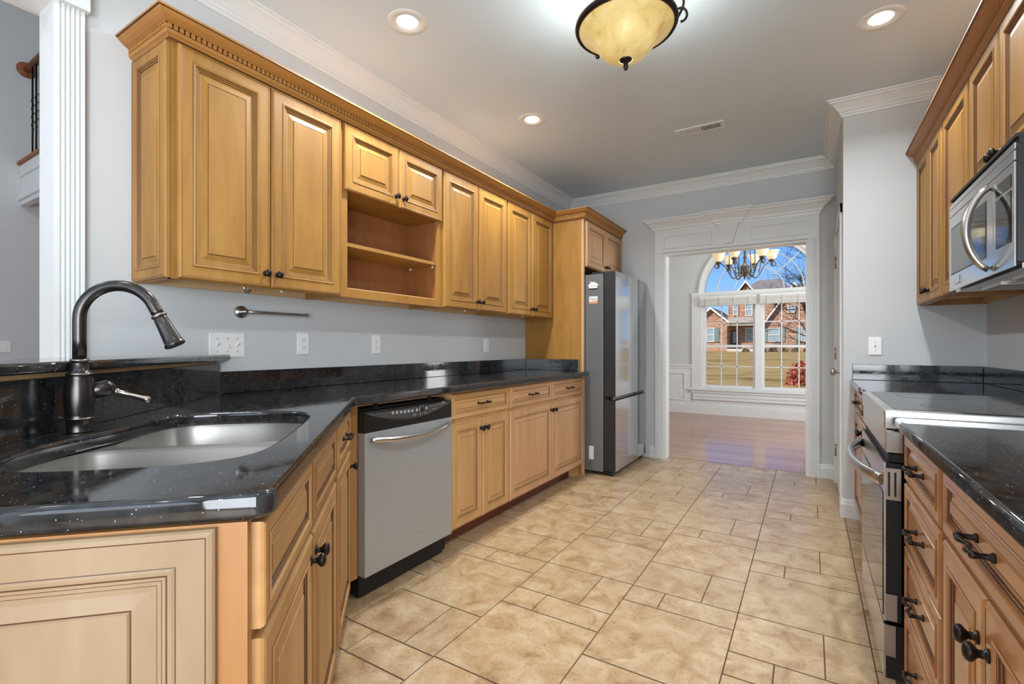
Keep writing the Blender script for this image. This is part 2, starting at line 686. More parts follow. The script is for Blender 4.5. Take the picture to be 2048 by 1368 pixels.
def arc(cx, cy, r, a0, a1, n):
    return [(cx + r * math.cos(math.radians(a0 + (a1 - a0) * k / n)), cy + r * math.sin(math.radians(a0 + (a1 - a0) * k / n)))
            for k in range(n + 1)]


def flat_solid(name, outer, holes, z0, z1, mat, bevel=0.0, parent=None):
    """horizontal slab with holes and rounded edges"""
    cu = bpy.data.curves.new(name, 'CURVE')
    cu.dimensions = '2D'
    cu.fill_mode = 'BOTH'
    cu.extrude = (z1 - z0) / 2 - bevel
    cu.bevel_depth = bevel
    cu.bevel_resolution = 3
    cu.offset = -bevel
    for pts in [outer] + holes:
        sp = cu.splines.new('POLY')
        sp.points.add(len(pts) - 1)
        for k, p in enumerate(pts):
            sp.points[k].co = (p[0], p[1], 0, 1)
        sp.use_cyclic_u = True
    tmp = bpy.data.objects.new(name + '_tmp', cu)
    COL.objects.link(tmp)
    dg = bpy.context.evaluated_depsgraph_get()
    me = bpy.data.meshes.new_from_object(tmp.evaluated_get(dg))
    bpy.data.objects.remove(tmp, do_unlink=True)
    bpy.data.curves.remove(cu)
    me.name = name
    for v in me.vertices:
        v.co.z += (z0 + z1) / 2
    me.materials.clear()
    me.materials.append(MATS[mat])
    o = bpy.data.objects.new(name, me)
    COL.objects.link(o)
    if parent is not None:
        o.parent = parent
    return o


def text_mesh(name, body, size, mat, parent, loc, rot, extrude=0.0003):
    cu = bpy.data.curves.new(name, 'FONT')
    cu.body = body
    cu.size = size
    cu.extrude = extrude
    cu.align_x = 'CENTER'
    cu.align_y = 'CENTER'
    tmp = bpy.data.objects.new(name + '_tmp', cu)
    COL.objects.link(tmp)
    dg = bpy.context.evaluated_depsgraph_get()
    me = bpy.data.meshes.new_from_object(tmp.evaluated_get(dg))
    bpy.data.objects.remove(tmp, do_unlink=True)
    me.materials.clear()
    me.materials.append(MATS[mat])
    o = bpy.data.objects.new(name, me)
    COL.objects.link(o)
    o.parent = parent
    o.location = loc
    o.rotation_euler = rot
    return o


# ------------------------------------------------------------------ key dimensions (metres)
WL = -2.305      # left wall face
YF = 4.95        # far wall face
XP, YP = 0.19, 3.89   # pantry corner
WR = 0.89        # right wall face
ZC = 2.76        # ceiling
YB = -3.2        # wall behind the camera
XF = -1.70       # base door fronts, left run
XU = -1.995      # upper door fronts, left run
ZT = 0.918       # counter top

# ------------------------------------------------------------------ floors
def tiled_floor():
    mb = MB()
    tint = []
    g = 0.0020
    h = 0.0034
    b = 0.0006

    def tile(x0, x1, y0, y1):
        x0, x1 = max(x0, -2.42), min(x1, 0.9)
        y0, y1 = max(y0, YB), min(y1, 5.03)
        if x1 - x0 < 0.02 or y1 - y0 < 0.02:
            return
        i = mb.add([(x0 + g, y0 + h, -0.0010), (x1 - g, y0 + h, -0.0010), (x1 - g, y1 - h, -0.0010), (x0 + g, y1 - h, -0.0010),
                    (x0 + g + b, y0 + h + b, 0), (x1 - g - b, y0 + h + b, 0), (x1 - g - b, y1 - h - b, 0), (x0 + g + b, y1 - h - b, 0)])
        t = random.uniform(0.93, 1.05)
        for q in ((4, 5, 6, 7), (0, 1, 5, 4), (1, 2, 6, 5), (2, 3, 7, 6), (3, 0, 4, 7)):
            mb.face([i[k] for k in q], 0)
            tint.append(t)
    per = 0.9045
    for c in range(-2, 6):
        x0 = -1.172 + 0.4565 * (c - 1) + (0.0 if c else 0)
        off = 1.350 if c % 2 else 1.648
        for k in range(-7, 6):
            y = off + per * k
            tile(x0, x0 + 0.4565, y, y + 0.455)
            tile(x0, x0 + 0.152, y + 0.455, y + 0.603)
            tile(x0 + 0.152, x0 + 0.4565, y + 0.455, y + 0.603)
            tile(x0, x0 + 0.305, y + 0.603, y + per)
            tile(x0 + 0.305, x0 + 0.4565, y + 0.603, y + per)
    i = mb.add([(-2.43, YB - 0.1, -0.0008), (1.0, YB - 0.1, -0.0008), (1.0, 5.03, -0.0008), (-2.43, 5.03, -0.0008),
                (-2.43, YB - 0.1, -0.12), (1.0, YB - 0.1, -0.12), (1.0, 5.03, -0.12), (-2.43, 5.03, -0.12)])
    for q in ((0, 1, 2, 3), (4, 7, 6, 5), (0, 4, 5, 1), (1, 5, 6, 2), (2, 6, 7, 3), (3, 7, 4, 0)):
        mb.face([i[k] for k in q], 1)
        tint.append(1.0)
    me = bpy.data.meshes.new('floor')
    me.from_pydata(mb.v, [], mb.f)
    me.materials.append(MATS['travertine_tile'])
    me.materials.append(MATS['grout'])
    me.polygons.foreach_set('material_index', mb.m)
    at = me.attributes.new('tint', 'FLOAT', 'FACE')
    at.data.foreach_set('value', tint)
    me.update()
    o = bpy.data.objects.new('floor', me)
    COL.objects.link(o)
    struct(o, 'beige travertine tile floor laid in a mixed-size block pattern', 'floor')


tiled_floor()
o = MB().box(-3.3, 2.2, 5.03, 8.75, -0.12, 0.002).build('floor_dining', 'dining_planks')
struct(o, 'glossy hardwood floor of the dining room beyond the doorway', 'floor')
o = MB().box(-7.2, -2.43, YB - 0.1, 5.0, -0.12, 0.002).build('floor_living', 'dining_planks')
struct(o, 'hardwood floor of the living room beyond the bar', 'floor')

# ------------------------------------------------------------------ walls and ceilings
WP = 'wall_paint'
mb = MB()
mb.box(-2.425, WL, 0.612, 5.0, -0.1, 5.6)
mb.box(-2.425, WL, -2.4, 0.612, 2.40, 5.6)
mb.box(-2.425, WL, YB, -2.4, -0.1, 5.6)
struct(mb.build('wall_left', WP), 'pale grey painted kitchen wall behind the long counter', 'wall')
mb = MB()
mb.box(-3.3, -1.255, YF, 5.08, -0.1, 3.3)
mb.box(-0.010, 2.2, YF, 5.08, -0.1, 3.3)
mb.box(-1.255, -0.010, YF, 5.08, 2.072, 3.3)
struct(mb.build('wall_far', WP), 'grey painted end wall around the cased dining room opening', 'wall')
mb = MB()
mb.box(XP, 1.01, YP, 4.0, -0.1, 2.8)
struct(mb.build('wall_pantry', WP), 'grey painted pantry wall at the end of the right counter', 'wall')
mb = MB()
mb.box(XP, 0.30, 4.0, 4.06, -0.1, 2.8)
mb.box(XP, 0.30, 4.80, YF, -0.1, 2.8)
mb.box(XP, 0.30, 4.06, 4.80, 2.05, 2.8)
mb.box(0.28, 0.30, 4.06, 4.80, -0.1, 2.05)
struct(mb.build('wall_pantry_side', WP), 'narrow grey return wall holding the pantry door', 'wall')
mb = MB()
mb.box(WR, 1.01, -0.6, YP + 0.05, -0.1, 2.8)
mb.box(WR, 1.01, YB, -2.6, -0.1, 2.8)
mb.box(WR, 1.01, -2.6, -0.6, 2.1, 2.8)  # unseen opening cut for the added fill lamp
mb.box(WR, 1.01, -2.6, -0.6, -0.1, 0.02)
struct(mb.build('wall_right', WP), 'grey painted wall behind the range and microwave', 'wall')
mb = MB()   # behind the camera: breakfast room wall with a wide window opening
mb.box(-2.425, -2.2, YB - 0.1, YB, -0.1, 2.9)
mb.box(0.6, 1.01, YB - 0.1, YB, -0.1, 2.9)
mb.box(-2.2, 0.6, YB - 0.1, YB, -0.1, 0.65)
mb.box(-2.2, 0.6, YB - 0.1, YB, 2.35, 2.9)
struct(mb.build('wall_back', WP), 'grey wall behind the viewer with a wide window opening', 'wall')
mb = MB()
mb.box(-7.12, -7.0, YB - 0.1, 5.0, -0.1, 5.6)
struct(mb.build('wall_living_left', WP), 'tall pale grey living room wall seen left of the white column', 'wall')
mb = MB()
mb.box(-7.12, -6.2, YB - 0.1, YB, -0.1, 5.6)
mb.box(-3.0, -2.425, YB - 0.1, YB, -0.1, 5.6)
mb.box(-6.2, -3.0, YB - 0.1, YB, -0.1, 1.1)
mb.box(-6.2, -3.0, YB - 0.1, YB, 3.7, 5.6)  # unseen opening added so light enters the living room
mb.box(-7.12, -2.425, 4.95, 5.07, -0.1, 5.6)
struct(mb.build('wall_living_back', WP), 'living room walls around an unseen opening added for light', 'wall')
o = MB().box(-7.12, -2.425, YB - 0.1, 5.07, 5.6, 5.7).build('ceiling_living', 'ceiling_paint')
struct(o, 'high ceiling over the living room', 'ceiling')
o = MB().box(-2.425, 1.01, YB - 0.1, 5.0, ZC, 2.9).build('ceiling', 'ceiling_paint')
struct(o, 'flat grey-white kitchen ceiling with recessed lights', 'ceiling')
mb = MB()
mb.box(-3.3, -3.18, 5.08, 8.75, -0.1, 3.3)
struct(mb.build('wall_dining_left', WP), 'grey dining room side wall left of the opening', 'wall')
mb = MB()
mb.box(1.95, 2.07, 5.08, 6.0, -0.1, 3.3)
mb.box(1.95, 2.07, 7.6, 8.75, -0.1, 3.3)
mb.box(1.95, 2.07, 6.0, 7.6, -0.1, 0.7)
mb.box(1.95, 2.07, 6.0, 7.6, 2.3, 3.3)
struct(mb.build('wall_dining_right', WP), 'grey dining room side wall right of the opening', 'wall')
o = MB().box(-3.3, 2.2, 5.0, 8.75, 3.3, 3.4).build('ceiling_dining', 'ceiling_paint')
struct(o, 'dining room ceiling above the chandelier', 'ceiling')

# dining window wall, arch opening
YW = 8.60
CXW, RW = -0.694, 0.86
SILL, SPR = 0.43, 2.03


def window_wall():
    mb = MB()
    n = 28
    a_in = [(CXW + RW * math.cos(PI * k / n), SPR + RW * math.sin(PI * k / n)) for k in range(n + 1)]   # right to left
    top = 3.3
    poly_r = [(2.2, -0.1), (2.2, top)]
    # pieces: below, left, right, and the fan above the arch
    mb.box(-3.3, CXW - RW, YW, YW + 0.15, -0.1, SPR)
    mb.box(CXW + RW, 2.2, YW, YW + 0.15, -0.1, SPR)
    mb.box(CXW - RW, CXW + RW, YW, YW + 0.15, -0.1, SILL)
    for y in (YW, YW + 0.15):
        ids = mb.add([(x, y, z) for x, z in a_in])
        tops = mb.add([(x, y, top) for x, z in a_in])
        for k in range(n):
            mb.face((ids[k], ids[k + 1], tops[k + 1], tops[k]))
    i0 = mb.add([(x, YW, z) for x, z in a_in])
    i1 = mb.add([(x, YW + 0.15, z) for x, z in a_in])
    for k in range(n):
        mb.face((i0[k], i0[k + 1], i1[k + 1], i1[k]))
    mb.box(-3.3, CXW - RW, YW, YW + 0.15, SPR, top)
    mb.box(CXW + RW, 2.2, YW, YW + 0.15, SPR, top)
    return mb


struct(window_wall().build('wall_dining_far', WP), 'grey dining room wall around the arched window', 'wall')


# ------------------------------------------------------------------ white trim
WT = 'white_trim'
CROWN = [(0, -0.100), (0.010, -0.100), (0.012, -0.086), (0.020, -0.082), (0.022, -0.072), (0.030, -0.066), (0.040, -0.050),
         (0.055, -0.034), (0.070, -0.022), (0.078, -0.020), (0.080, -0.010), (0.094, -0.008), (0.096, 0.0), (0, 0.0)]
mb = MB()
mb.sweep([(WL, YB), (WL, YF), (XP, YF), (XP, YP), (WR, YP), (WR, YB)], CROWN, z=ZC - 0.0005)
struct(mb.build('trim_1', WT), 'white crown moulding running round the kitchen ceiling', 'crown moulding')

BASE = [(0, 0), (0.016, 0), (0.016, 0.088), (0.012, 0.096), (0.010, 0.112), (0.006, 0.122), (0, 0.122)]
mb = MB()
mb.sweep([(-1.40, YF), (-1.338, YF)], BASE)
mb.sweep([(0.072, YF), (XP, YF), (XP, 4.88)], BASE)
mb.sweep([(XP, 3.98), (XP, YP), (0.276, YP)], BASE)
struct(mb.build('baseboard_far', WT), 'white baseboard beside the doorway and round the pantry corner', 'baseboard')

# cased opening to the dining room
mb = MB()
yc = YF - 0.022


def fluted(mb, x0, x1, y0, y1, z0, z1, n):
    """casing whose face at y0 has n vertical flutes"""
    w = (x1 - x0)
    m = 0.012
    pts = [(x0, y1), (x0, y0)]
    fw = (w - 2 * m) / n
    for k in range(n):
        a = x0 + m + fw * k
        pts += [(a + fw * 0.12, y0), (a + fw * 0.3, y0 + 0.006), (a + fw * 0.7, y0 + 0.006), (a + fw * 0.88, y0)]
    pts += [(x1, y0), (x1, y1)]
    mb.prism(pts, z0, z1)


fluted(mb, -1.338, -1.255, yc, YF, 0.0, 2.085, 5)
fluted(mb, -0.012, 0.072, yc, YF, 0.0, 2.085, 5)
# jamb lining
mb.box(-1.256, -1.236, YF - 0.005, 5.085, 0.0, 2.0538)
mb.box(-0.030, -0.010, YF - 0.005, 5.085, 0.0, 2.0538)
mb.box(-1.256, -0.010, YF - 0.005, 5.085, 2.054, 2.0735)
# frieze
mb.box(-1.338, 0.072, yc - 0.004, YF, 2.078, 2.30)


def picture_frame(mb, x0, x1, z0, z1, y, w=0.016, d=0.007):  # added point lamp out of view, brightens the tall grey wall
    for a, b, c, e in ((x0, x1, z1 - w, z1), (x0, x1, z0, z0 + w), (x0, x0 + w, z0 + w, z1 - w), (x1 - w, x1, z0 + w, z1 - w)):
        mb.box(a, b, y - d, y + 0.002, c, e)


picture_frame(mb, -1.262, -0.80, 2.115, 2.25, yc - 0.004, 0.02, 0.015)
picture_frame(mb, -0.475, -0.005, 2.115, 2.25, yc - 0.004, 0.02, 0.015)
HEADC = [(0, 0), (0.006, 0.0), (0.010, 0.020), (0.022, 0.024), (0.026, 0.040), (0.045, 0.062), (0.066, 0.082), (0.080, 0.088), (0.084, 0.100),
         (0.10, 0.104), (0.10, 0.120), (0, 0.120)]
mb.sweep([(-1.338, YF), (-1.338, yc - 0.004), (0.072, yc - 0.004), (0.072, YF)], HEADC, z=2.285)
# keystone
mb.prism_axis([(-0.685, 2.105), (-0.612, 2.105), (-0.560, 2.29), (-0.735, 2.29)], yc - 0.036, YF - 0.01, 'y')
mb.sweep([(-0.76, YF), (-0.76, yc - 0.036), (-0.535, yc - 0.036), (-0.535, YF)], HEADC, z=2.2875)
struct(mb.build('trim_2', WT), 'white fluted casing with keystone head around the dining room opening', 'door casing')

# fluted column casing and header at the living room opening
mb = MB()
pts = []
x1 = WL + 0.026
pts = [(-2.425, 0.612), (-2.43, 0.595), (x1, 0.595)]
fy0, fy1, nf = 0.598, 0.682, 5
fw = (fy1 - fy0 - 0.016) / nf
for k in range(nf):
    a = fy0 + 0.012 + fw * k
    pts += [(x1, a + fw * 0.08), (x1 - 0.007, a + fw * 0.25), (x1 - 0.009, a + fw * 0.5), (x1 - 0.007, a + fw * 0.75), (x1, a + fw * 0.92)]
pts += [(x1, fy1), (WL, fy1), (WL, 0.612)]
mb.prism(pts, 0.0, 2.372)
struct(mb.build('trim_3', WT), 'white fluted column casing at the edge of the living room opening', 'column')
mb = MB()
mb.box(-2.45, WL + 0.045, -2.42, 0.692, 2.370, 2.62)
struct(mb.build('trim_4', WT), 'white boxed header above the fluted column', 'beam')

# pantry door on the narrow return wall
mb = MB()
mb.box(XP - 0.014, XP + 0.004, 3.985, 4.06, 0.0, 2.12)
mb.box(XP - 0.014, XP + 0.004, 4.80, 4.875, 0.0, 2.12)
mb.box(XP - 0.014, XP + 0.004, 3.985, 4.875, 2.05, 2.12)
struct(mb.build('trim_5', WT, bevel=0.003), 'plain white casing around the pantry door', 'door casing')
pd = thing('door_1', 'white pantry door with satin nickel knob on the return wall', 'door', (XP, 4.06, 0))
pd['kind'] = 'structure'
mb = MB().box(0.0, 0.035, 0.004, 0.736, 0.012, 2.045)
mb.build('slab', WT, pd)
for z in (0.28, 1.08, 1.83):
    h = MB().box(-0.004, 0.002, 0.70, 0.74, z - 0.045, z + 0.045)
    h.tube([(-0.008, 0.738, z - 0.048), (-0.008, 0.738, z + 0.048)], 0.006, 8)
    h.build('hinge', 'nickel', pd)
k = MB().lathe([(0.028, 0), (0.028, 0.006), (0.012, 0.010), (0.011, 0.030), (0.022, 0.038), (0.028, 0.050), (0.024, 0.062), (0.0, 0.066)],
               (0, 0.065, 0.955), (-1, 0, 0), 20)
k.build('knob', 'nickel', pd)

# ------------------------------------------------------------------ cabinet parts
PROF = [  # inset, height above the door back plane, glaze strip after?
    (0.0, 0.0, 0), (0.0, 0.013, 0), (0.003, 0.017, 0), (0.008, 0.0195, 0), (0.0100, 0.0195, 1), (0.0118, 0.0188, 0),
    (0.048, 0.0188, 1), (0.0495, 0.0195, 0), (0.053, 0.0215, 0), (0.058, 0.0205, 0), (0.0595, 0.0165, 1), (0.0618, 0.0160, 0),
    (0.066, 0.0158, 1), (0.0678, 0.0130, 0), (0.073, 0.0128, 1), (0.0748, 0.0098, 0), (0.083, 0.0092, 0), (0.104, 0.0140, 1),
    (0.1065, 0.0135, 0), (0.109, 0.0165, 0)]


def panel_face(mb, x0, x1, z0, z1, k=1.0, y=0.0, dk=1.0):
    ids = []
    for i, (ins, h, g) in enumerate(PROF):
        a = ins * k
        ids.append(mb.add([(x0 + a, y - h * dk, z0 + a), (x1 - a, y - h * dk, z0 + a), (x1 - a, y - h * dk, z1 - a), (x0 + a, y - h * dk, z1 - a)]))
    for i in range(len(ids) - 1):
        for j in range(4):
            mb.face((ids[i][j], ids[i][(j + 1) % 4], ids[i + 1][(j + 1) % 4], ids[i + 1][j]), 1 if PROF[i][2] else 0)
    mb.face(ids[-1], 0)
    mb.face(ids[0][::-1], 0)
    return mb


def add_knob(parent, x, z, y=-0.019):
    mb = MB().lathe([(0.010, 0.0), (0.010, 0.003), (0.006, 0.005), (0.0055, 0.013), (0.009, 0.017), (0.0128, 0.021),
                     (0.0138, 0.025), (0.0118, 0.030), (0.0072, 0.033), (0.0, 0.034)], (x, y, z), (0, -1, 0), 18, sy=1.2)
    return mb.build('knob', 'bronze', parent)


def add_pull(parent, x, z, y=-0.019, w=0.096):
    mb = MB()
    n = 14
    path, rad = [], []
    for i in range(n + 1):
        a = -1 + 2 * i / n
        path.append((x + a * w / 2, y - 0.026 + 0.006 * math.cos(a * PI * 1.5) * (1 - a * a), z))
        rad.append(0.0042 + 0.0018 * (1 - min(1, abs(abs(a) - 0.55) * 4)))
    mb.tube(path, rad, 10)
    for sx in (-1, 1):
        mb.lathe([(0.0085, 0), (0.0085, 0.003), (0.0055, 0.006), (0.0045, 0.018), (0.0062, 0.024), (0.0066, 0.029), (0.004, 0.032), (0, 0.0325)],
                 (x + sx * w / 2, y, z), (0, -1, 0), 14)
    return mb.build('pull', 'bronze', parent)


def add_door(parent, x0, x1, z0, z1, knob=None, k=1.0, wood='maple_v'):
    o = panel_face(MB(), x0, x1, z0, z1, k).build('door', [wood, 'glaze'], parent)
    if knob:
        add_knob(o, *knob)
    return o


def add_drawer(parent, x0, x1, z0, z1, pull=True, k=0.47, wood='maple_h', name='drawer'):
    o = panel_face(MB(), x0, x1, z0, z1, k).build(name, [wood, 'glaze'], parent)
    if pull:
        add_pull(o, (x0 + x1) / 2, (z0 + z1) / 2, y=-0.0165)
    return o


def wall_carcass(w, h, d, wood='maple_v', open_z=None):
    """upper cabinet box: sides, top, recessed bottom, back, hanging rail, face frame"""
    mb = MB()
    t = 0.016
    mb.box(0, t, 0.0, d, 0, h)
    mb.box(w - t, w, 0.0, d, 0, h)
    mb.box(t, w - t, 0.019, d, h - t, h)
    mb.box(t, w - t, 0.019, d - 0.002, 0.036, 0.052, 1)
    mb.box(t, w - t, d - 0.008, d - 0.001, 0.052, h - t)
    mb.box(t, w - t, d - 0.020, d - 0.001, 0.002, 0.036, 1)
    mb.box(0, 0.040, -0.0005, 0.019, 0, h)
    mb.box(w - 0.040, w, -0.0005, 0.019, 0, h)
    mb.box(0.040, w - 0.040, -0.0005, 0.019, 0, 0.045)
    mb.box(0.040, w - 0.040, -0.0005, 0.019, h - 0.045, h)
    if open_z:
        mb.box(0.040, w - 0.040, -0.0005, 0.019, open_z, open_z + 0.06)
        mb.box(t, w - t, 0.019, d - 0.008, open_z + 0.004, open_z + 0.02)
    else:
        mb.box(w / 2 - 0.02, w / 2 + 0.02, 0.0, 0.019, 0.045, h - 0.045)
    return mb.build('carcass', [wood, 'plywood'], None)


# ------------------------------------------------------------------ left run: upper cabinets
ZU0, ZU1 = 1.388, 2.275
DU = XU - 0.020 - WL - 0.002      # carcass depth
XUB = XU - 0.020                  # carcass face


def upper_left(y0, y1, label, opening=False, end_panel=False, kz=0.062):
    w, h = y1 - y0, ZU1 - ZU0
    t = thing('wall_cabinet', label, 'cabinet', (XUB, y0, ZU0), LEFT, 'maple wall cabinets along the left wall')
    c = wall_carcass(w, h, DU, open_z=(1.935 - ZU0) if opening else None)
    c.parent = t
    mid = w / 2
    zb, zt = 0.004, h - 0.006
    if opening:
        add_door(t, 0.012, mid - 0.003, 1.932 - ZU0, zt, (mid - 0.030, 1.932 - ZU0 + 0.055), k=0.95)
        add_door(t, mid + 0.003, w - 0.012, 1.932 - ZU0, zt, (mid + 0.030, 1.932 - ZU0 + 0.055), k=0.95)
        sh = MB().box(0.017, w - 0.017, 0.010, DU - 0.012, 1.652 - ZU0, 1.671 - ZU0)
        sh.build('shelf', 'maple_h', t, bevel=0.001)
        for xx in (0.03, w - 0.03):
            for yy in (0.05, DU - 0.045):
                p = MB().box(xx - 0.004, xx + 0.004, yy - 0.005, yy + 0.005, 1.640 - ZU0, 1.652 - ZU0)
                p.tube([(xx - 0.012 if xx < 0.1 else xx + 0.012, yy, 1.646 - ZU0), (xx, yy, 1.646 - ZU0)], 0.003, 8)
                p.build('shelf_pin', 'plate_white', t)
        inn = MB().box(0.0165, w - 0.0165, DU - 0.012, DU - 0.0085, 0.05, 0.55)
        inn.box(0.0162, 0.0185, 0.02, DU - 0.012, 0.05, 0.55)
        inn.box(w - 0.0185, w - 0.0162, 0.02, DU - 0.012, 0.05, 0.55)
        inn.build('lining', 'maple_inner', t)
    else:
        add_door(t, 0.020 if end_panel else 0.010, mid - 0.003, zb, zt, (mid - 0.028, kz))
        add_door(t, mid + 0.003, w - 0.010, zb, zt, (mid + 0.028, kz))
    return t


u1 = upper_left(0.850, 1.612, 'tall two-door maple wall cabinet nearest the sink, its panelled end showing', end_panel=True)
ep = panel_face(MB(), 0, DU - 0.004, 0.004, ZU1 - ZU0 - 0.006, 0.80)
ep_o = ep.build('end_panel', ['maple_v', 'glaze'], u1)
ep_o.rotation_euler = (0, 0, -R90)
ep_o.location = (0.0005, DU - 0.002, 0)
upper_left(1.612, 2.395, 'maple wall cabinet with two short doors above open shelves', opening=True)
upper_left(2.395, 3.165, 'two-door maple wall cabinet right beside the open shelves')
upper_left(3.165, 3.945, 'two-door maple wall cabinet next to the refrigerator side panel')

# crown moulding with dentils on the left cabinets
CABC = [(0, 0), (0.010, 0.0), (0.012, 0.004), (0.017, 0.010), (0.024, 0.014), (0.026, 0.022), (0.026, 0.026), (0.020, 0.028), (0.020, 0.046),
        (0.027, 0.047), (0.030, 0.049), (0.038, 0.052), (0.050, 0.060), (0.058, 0.068), (0.062, 0.074), (0.068, 0.075), (0.068, 0.083), (0, 0.083)]
CABM = [0, 1, 0, 0, 0, 0, 1, 1, 1, 0, 0, 0, 0, 0, 1, 0, 0, 0]
XFC = XF - 0.005          # face of the refrigerator cabinet / tall panel


def cab_crown(path, z, label):
    t = thing('cabinet_crown_moulding', label, 'moulding', (path[0][0], path[0][1], z), 0)
    P = [(p[0] - path[0][0], p[1] - path[0][1]) for p in path]
    mb = MB().sweep(P, CABC, mats=CABM)
    mb.build('cove', ['maple_crown', 'glaze'], t)
    d = MB()
    for k in range(len(P) - 1):
        a, b = Vector(P[k]), Vector(P[k + 1])
        dr = (b - a).normalized()
        nr = Vector((dr.y, -dr.x))
        # extend or shorten at mitres so the row of blocks meets the corners
        e0 = 0.0
        e1 = 0.0
        if k > 0:
            pd_ = (a - Vector(P[k - 1])).normalized()
            e0 = 0.024 if pd_.cross(dr) > 0 else -0.024
        if k < len(P) - 2:
            nd_ = (Vector(P[k + 2]) - b).normalized()
            e1 = 0.024 if dr.cross(nd_) > 0 else -0.024
        L = (b - a).length + e0 + e1
        n = max(1, int(L / 0.0195))
        p = L / n
        for i in range(n):
            s0 = -e0 + p * i + p * 0.18
            s1 = s0 + p * 0.64
            q = [a + dr * s0 + nr * 0.019, a + dr * s1 + nr * 0.019, a + dr * s1 + nr * 0.0275, a + dr * s0 + nr * 0.0275]
            d.prism([(v.x, v.y) for v in q], 0.0285, 0.0455)
    d.build('dentil_band', 'maple_crown', t)
    return t


cab_crown([(WL, 0.850), (XUB + 0.004, 0.850), (XUB + 0.004, 3.962), (XFC, 3.962), (XFC, YF)], 2.271,
          'long maple crown moulding with dentils above the left cabinets')

# tall side panel and refrigerator cabinet
t = thing('refrigerator_side_panel', 'plain maple tall panel between the counter and the refrigerator', 'panel', (WL, 3.964, 0))
MB().box(0.003, XFC - WL - 0.02, 0, 0.020, 0.0, 2.271).build('board', 'maple_v', t)
MB().box(XFC - WL - 0.02, XFC - WL, -0.002, 0.024, 0.0, 2.271).build('edge_stile', 'maple_dark', t)
w = YF - 3.990 - 0.003
t = thing('refrigerator_cabinet', 'short two-door maple cabinet above the refrigerator', 'cabinet', (XFC, 3.990, 1.850), LEFT)
c = wall_carcass(w, 0.42, XFC - WL - 0.004)
c.parent = t
add_door(t, 0.012, w / 2 - 0.003, 0.004, 0.412, (w / 2 - 0.028, 0.05), k=0.95, wood='maple_dark')
add_door(t, w / 2 + 0.003, w - 0.012, 0.004, 0.412, (w / 2 + 0.028, 0.05), k=0.95, wood='maple_dark')

# ------------------------------------------------------------------ base cabinets
def base_carcass(w, d, toe=0.075, wood='maple_base_v', zt=0.876, legs=None):
    mb = MB()
    mb.box(0, w, 0.0, d, 0.098, zt)
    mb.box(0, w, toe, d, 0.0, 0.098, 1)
    return mb.build('carcass', [wood, 'toe_wood'], None)


XFB = XF - 0.020
GB = 'maple base cabinets of the left run'
y0, y1 = 2.100, 2.722
w = y1 - y0
t = thing('base_cabinet', 'maple base cabinet with one drawer over two doors right of the dishwasher', 'cabinet', (XFB, y0, 0), LEFT, GB)
base_carcass(w, XFB - WL - 0.003).parent = t
add_drawer(t, 0.008, w - 0.006, 0.722, 0.866, k=0.52, wood='maple_base_h')
add_door(t, 0.008, w / 2 - 0.002, 0.100, 0.700, (w / 2 - 0.026, 0.640), k=0.85, wood='maple_base_v')
add_door(t, w / 2 + 0.002, w - 0.006, 0.100, 0.700, (w / 2 + 0.026, 0.640), k=0.85, wood='maple_base_v')
y0, y1 = 2.722, 3.962
w = y1 - y0
t = thing('base_cabinet', 'wide maple base cabinet with two drawers over two broad doors next to the refrigerator', 'cabinet', (XFB, y0, 0), LEFT, GB)
base_carcass(w, XFB - WL - 0.003).parent = t
m = 0.622
add_drawer(t, 0.008, m - 0.006, 0.722, 0.866, k=0.52, wood='maple_dark_h')
add_drawer(t, m + 0.006, w - 0.006, 0.722, 0.866, k=0.52, wood='maple_dark_h')
add_door(t, 0.008, m - 0.003, 0.100, 0.700, (m - 0.028, 0.645), k=0.85, wood='maple_dark')
add_door(t, m + 0.003, w - 0.006, 0.100, 0.700, (m + 0.028, 0.645), k=0.85, wood='maple_dark')
MB().box(w - 0.12, w - 0.001, 0.035, 0.080, 0.0, 0.098).build('foot_block', 'maple_base_v', t)

# peninsula at 45 degrees
TB, TD, TC, TSPL = -0.218, -0.198, -0.183, -0.838
SE = -0.790      # end of the cabinet box
SC = -0.780      # end of the counter
p = TS(TB, SE)
w = 0.90
t = thing('sink_base_cabinet', 'angled maple sink cabinet with two false drawer fronts over two doors', 'cabinet', (p[0], p[1], 0), DIAG)
mb = MB()
mb.box(0, 0.018, 0.0, 0.618, 0.098, 0.876)
mb.box(w - 0.018, w, 0.0, 0.615, 0.098, 0.64)
mb.box(0.018, w - 0.018, 0.0, 0.615, 0.098, 0.116)
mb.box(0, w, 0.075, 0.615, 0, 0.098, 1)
mb.box(0.018, 0.05, 0.0, 0.02, 0.116, 0.876)
mb.box(w - 0.05, w - 0.018, 0.0, 0.02, 0.116, 0.876)
mb.box(0.43, 0.47, 0.0, 0.02, 0.116, 0.876)
mb.box(0.05, w - 0.05, 0.0, 0.02, 0.116, 0.15)
mb.box(0.05, w - 0.05, 0.0, 0.02, 0.69, 0.735)
mb.box(0.05, w - 0.05, 0.0, 0.02, 0.85, 0.876)
mb.build('carcass', ['maple_pen_v', 'toe_wood'], t)
add_drawer(t, 0.012, 0.430, 0.705, 0.868, pull=False, k=0.55, name='false_drawer_front', wood='maple_pen_h')
add_drawer(t, 0.447, 0.885, 0.705, 0.868, pull=False, k=0.55, name='false_drawer_front', wood='maple_pen_h')
add_door(t, 0.012, 0.436, 0.105, 0.690, (0.410, 0.635), k=0.9, wood='maple_pen_v')
add_door(t, 0.445, 0.885, 0.105, 0.690, (0.471, 0.635), k=0.9, wood='maple_pen_v')
p = TS(TB, SE - 0.902)
w = 0.505
t = thing('corner_base_cabinet', 'narrow angled maple cabinet with a drawer and door beside the dishwasher', 'cabinet', (p[0], p[1], 0), DIAG)
mb = MB()
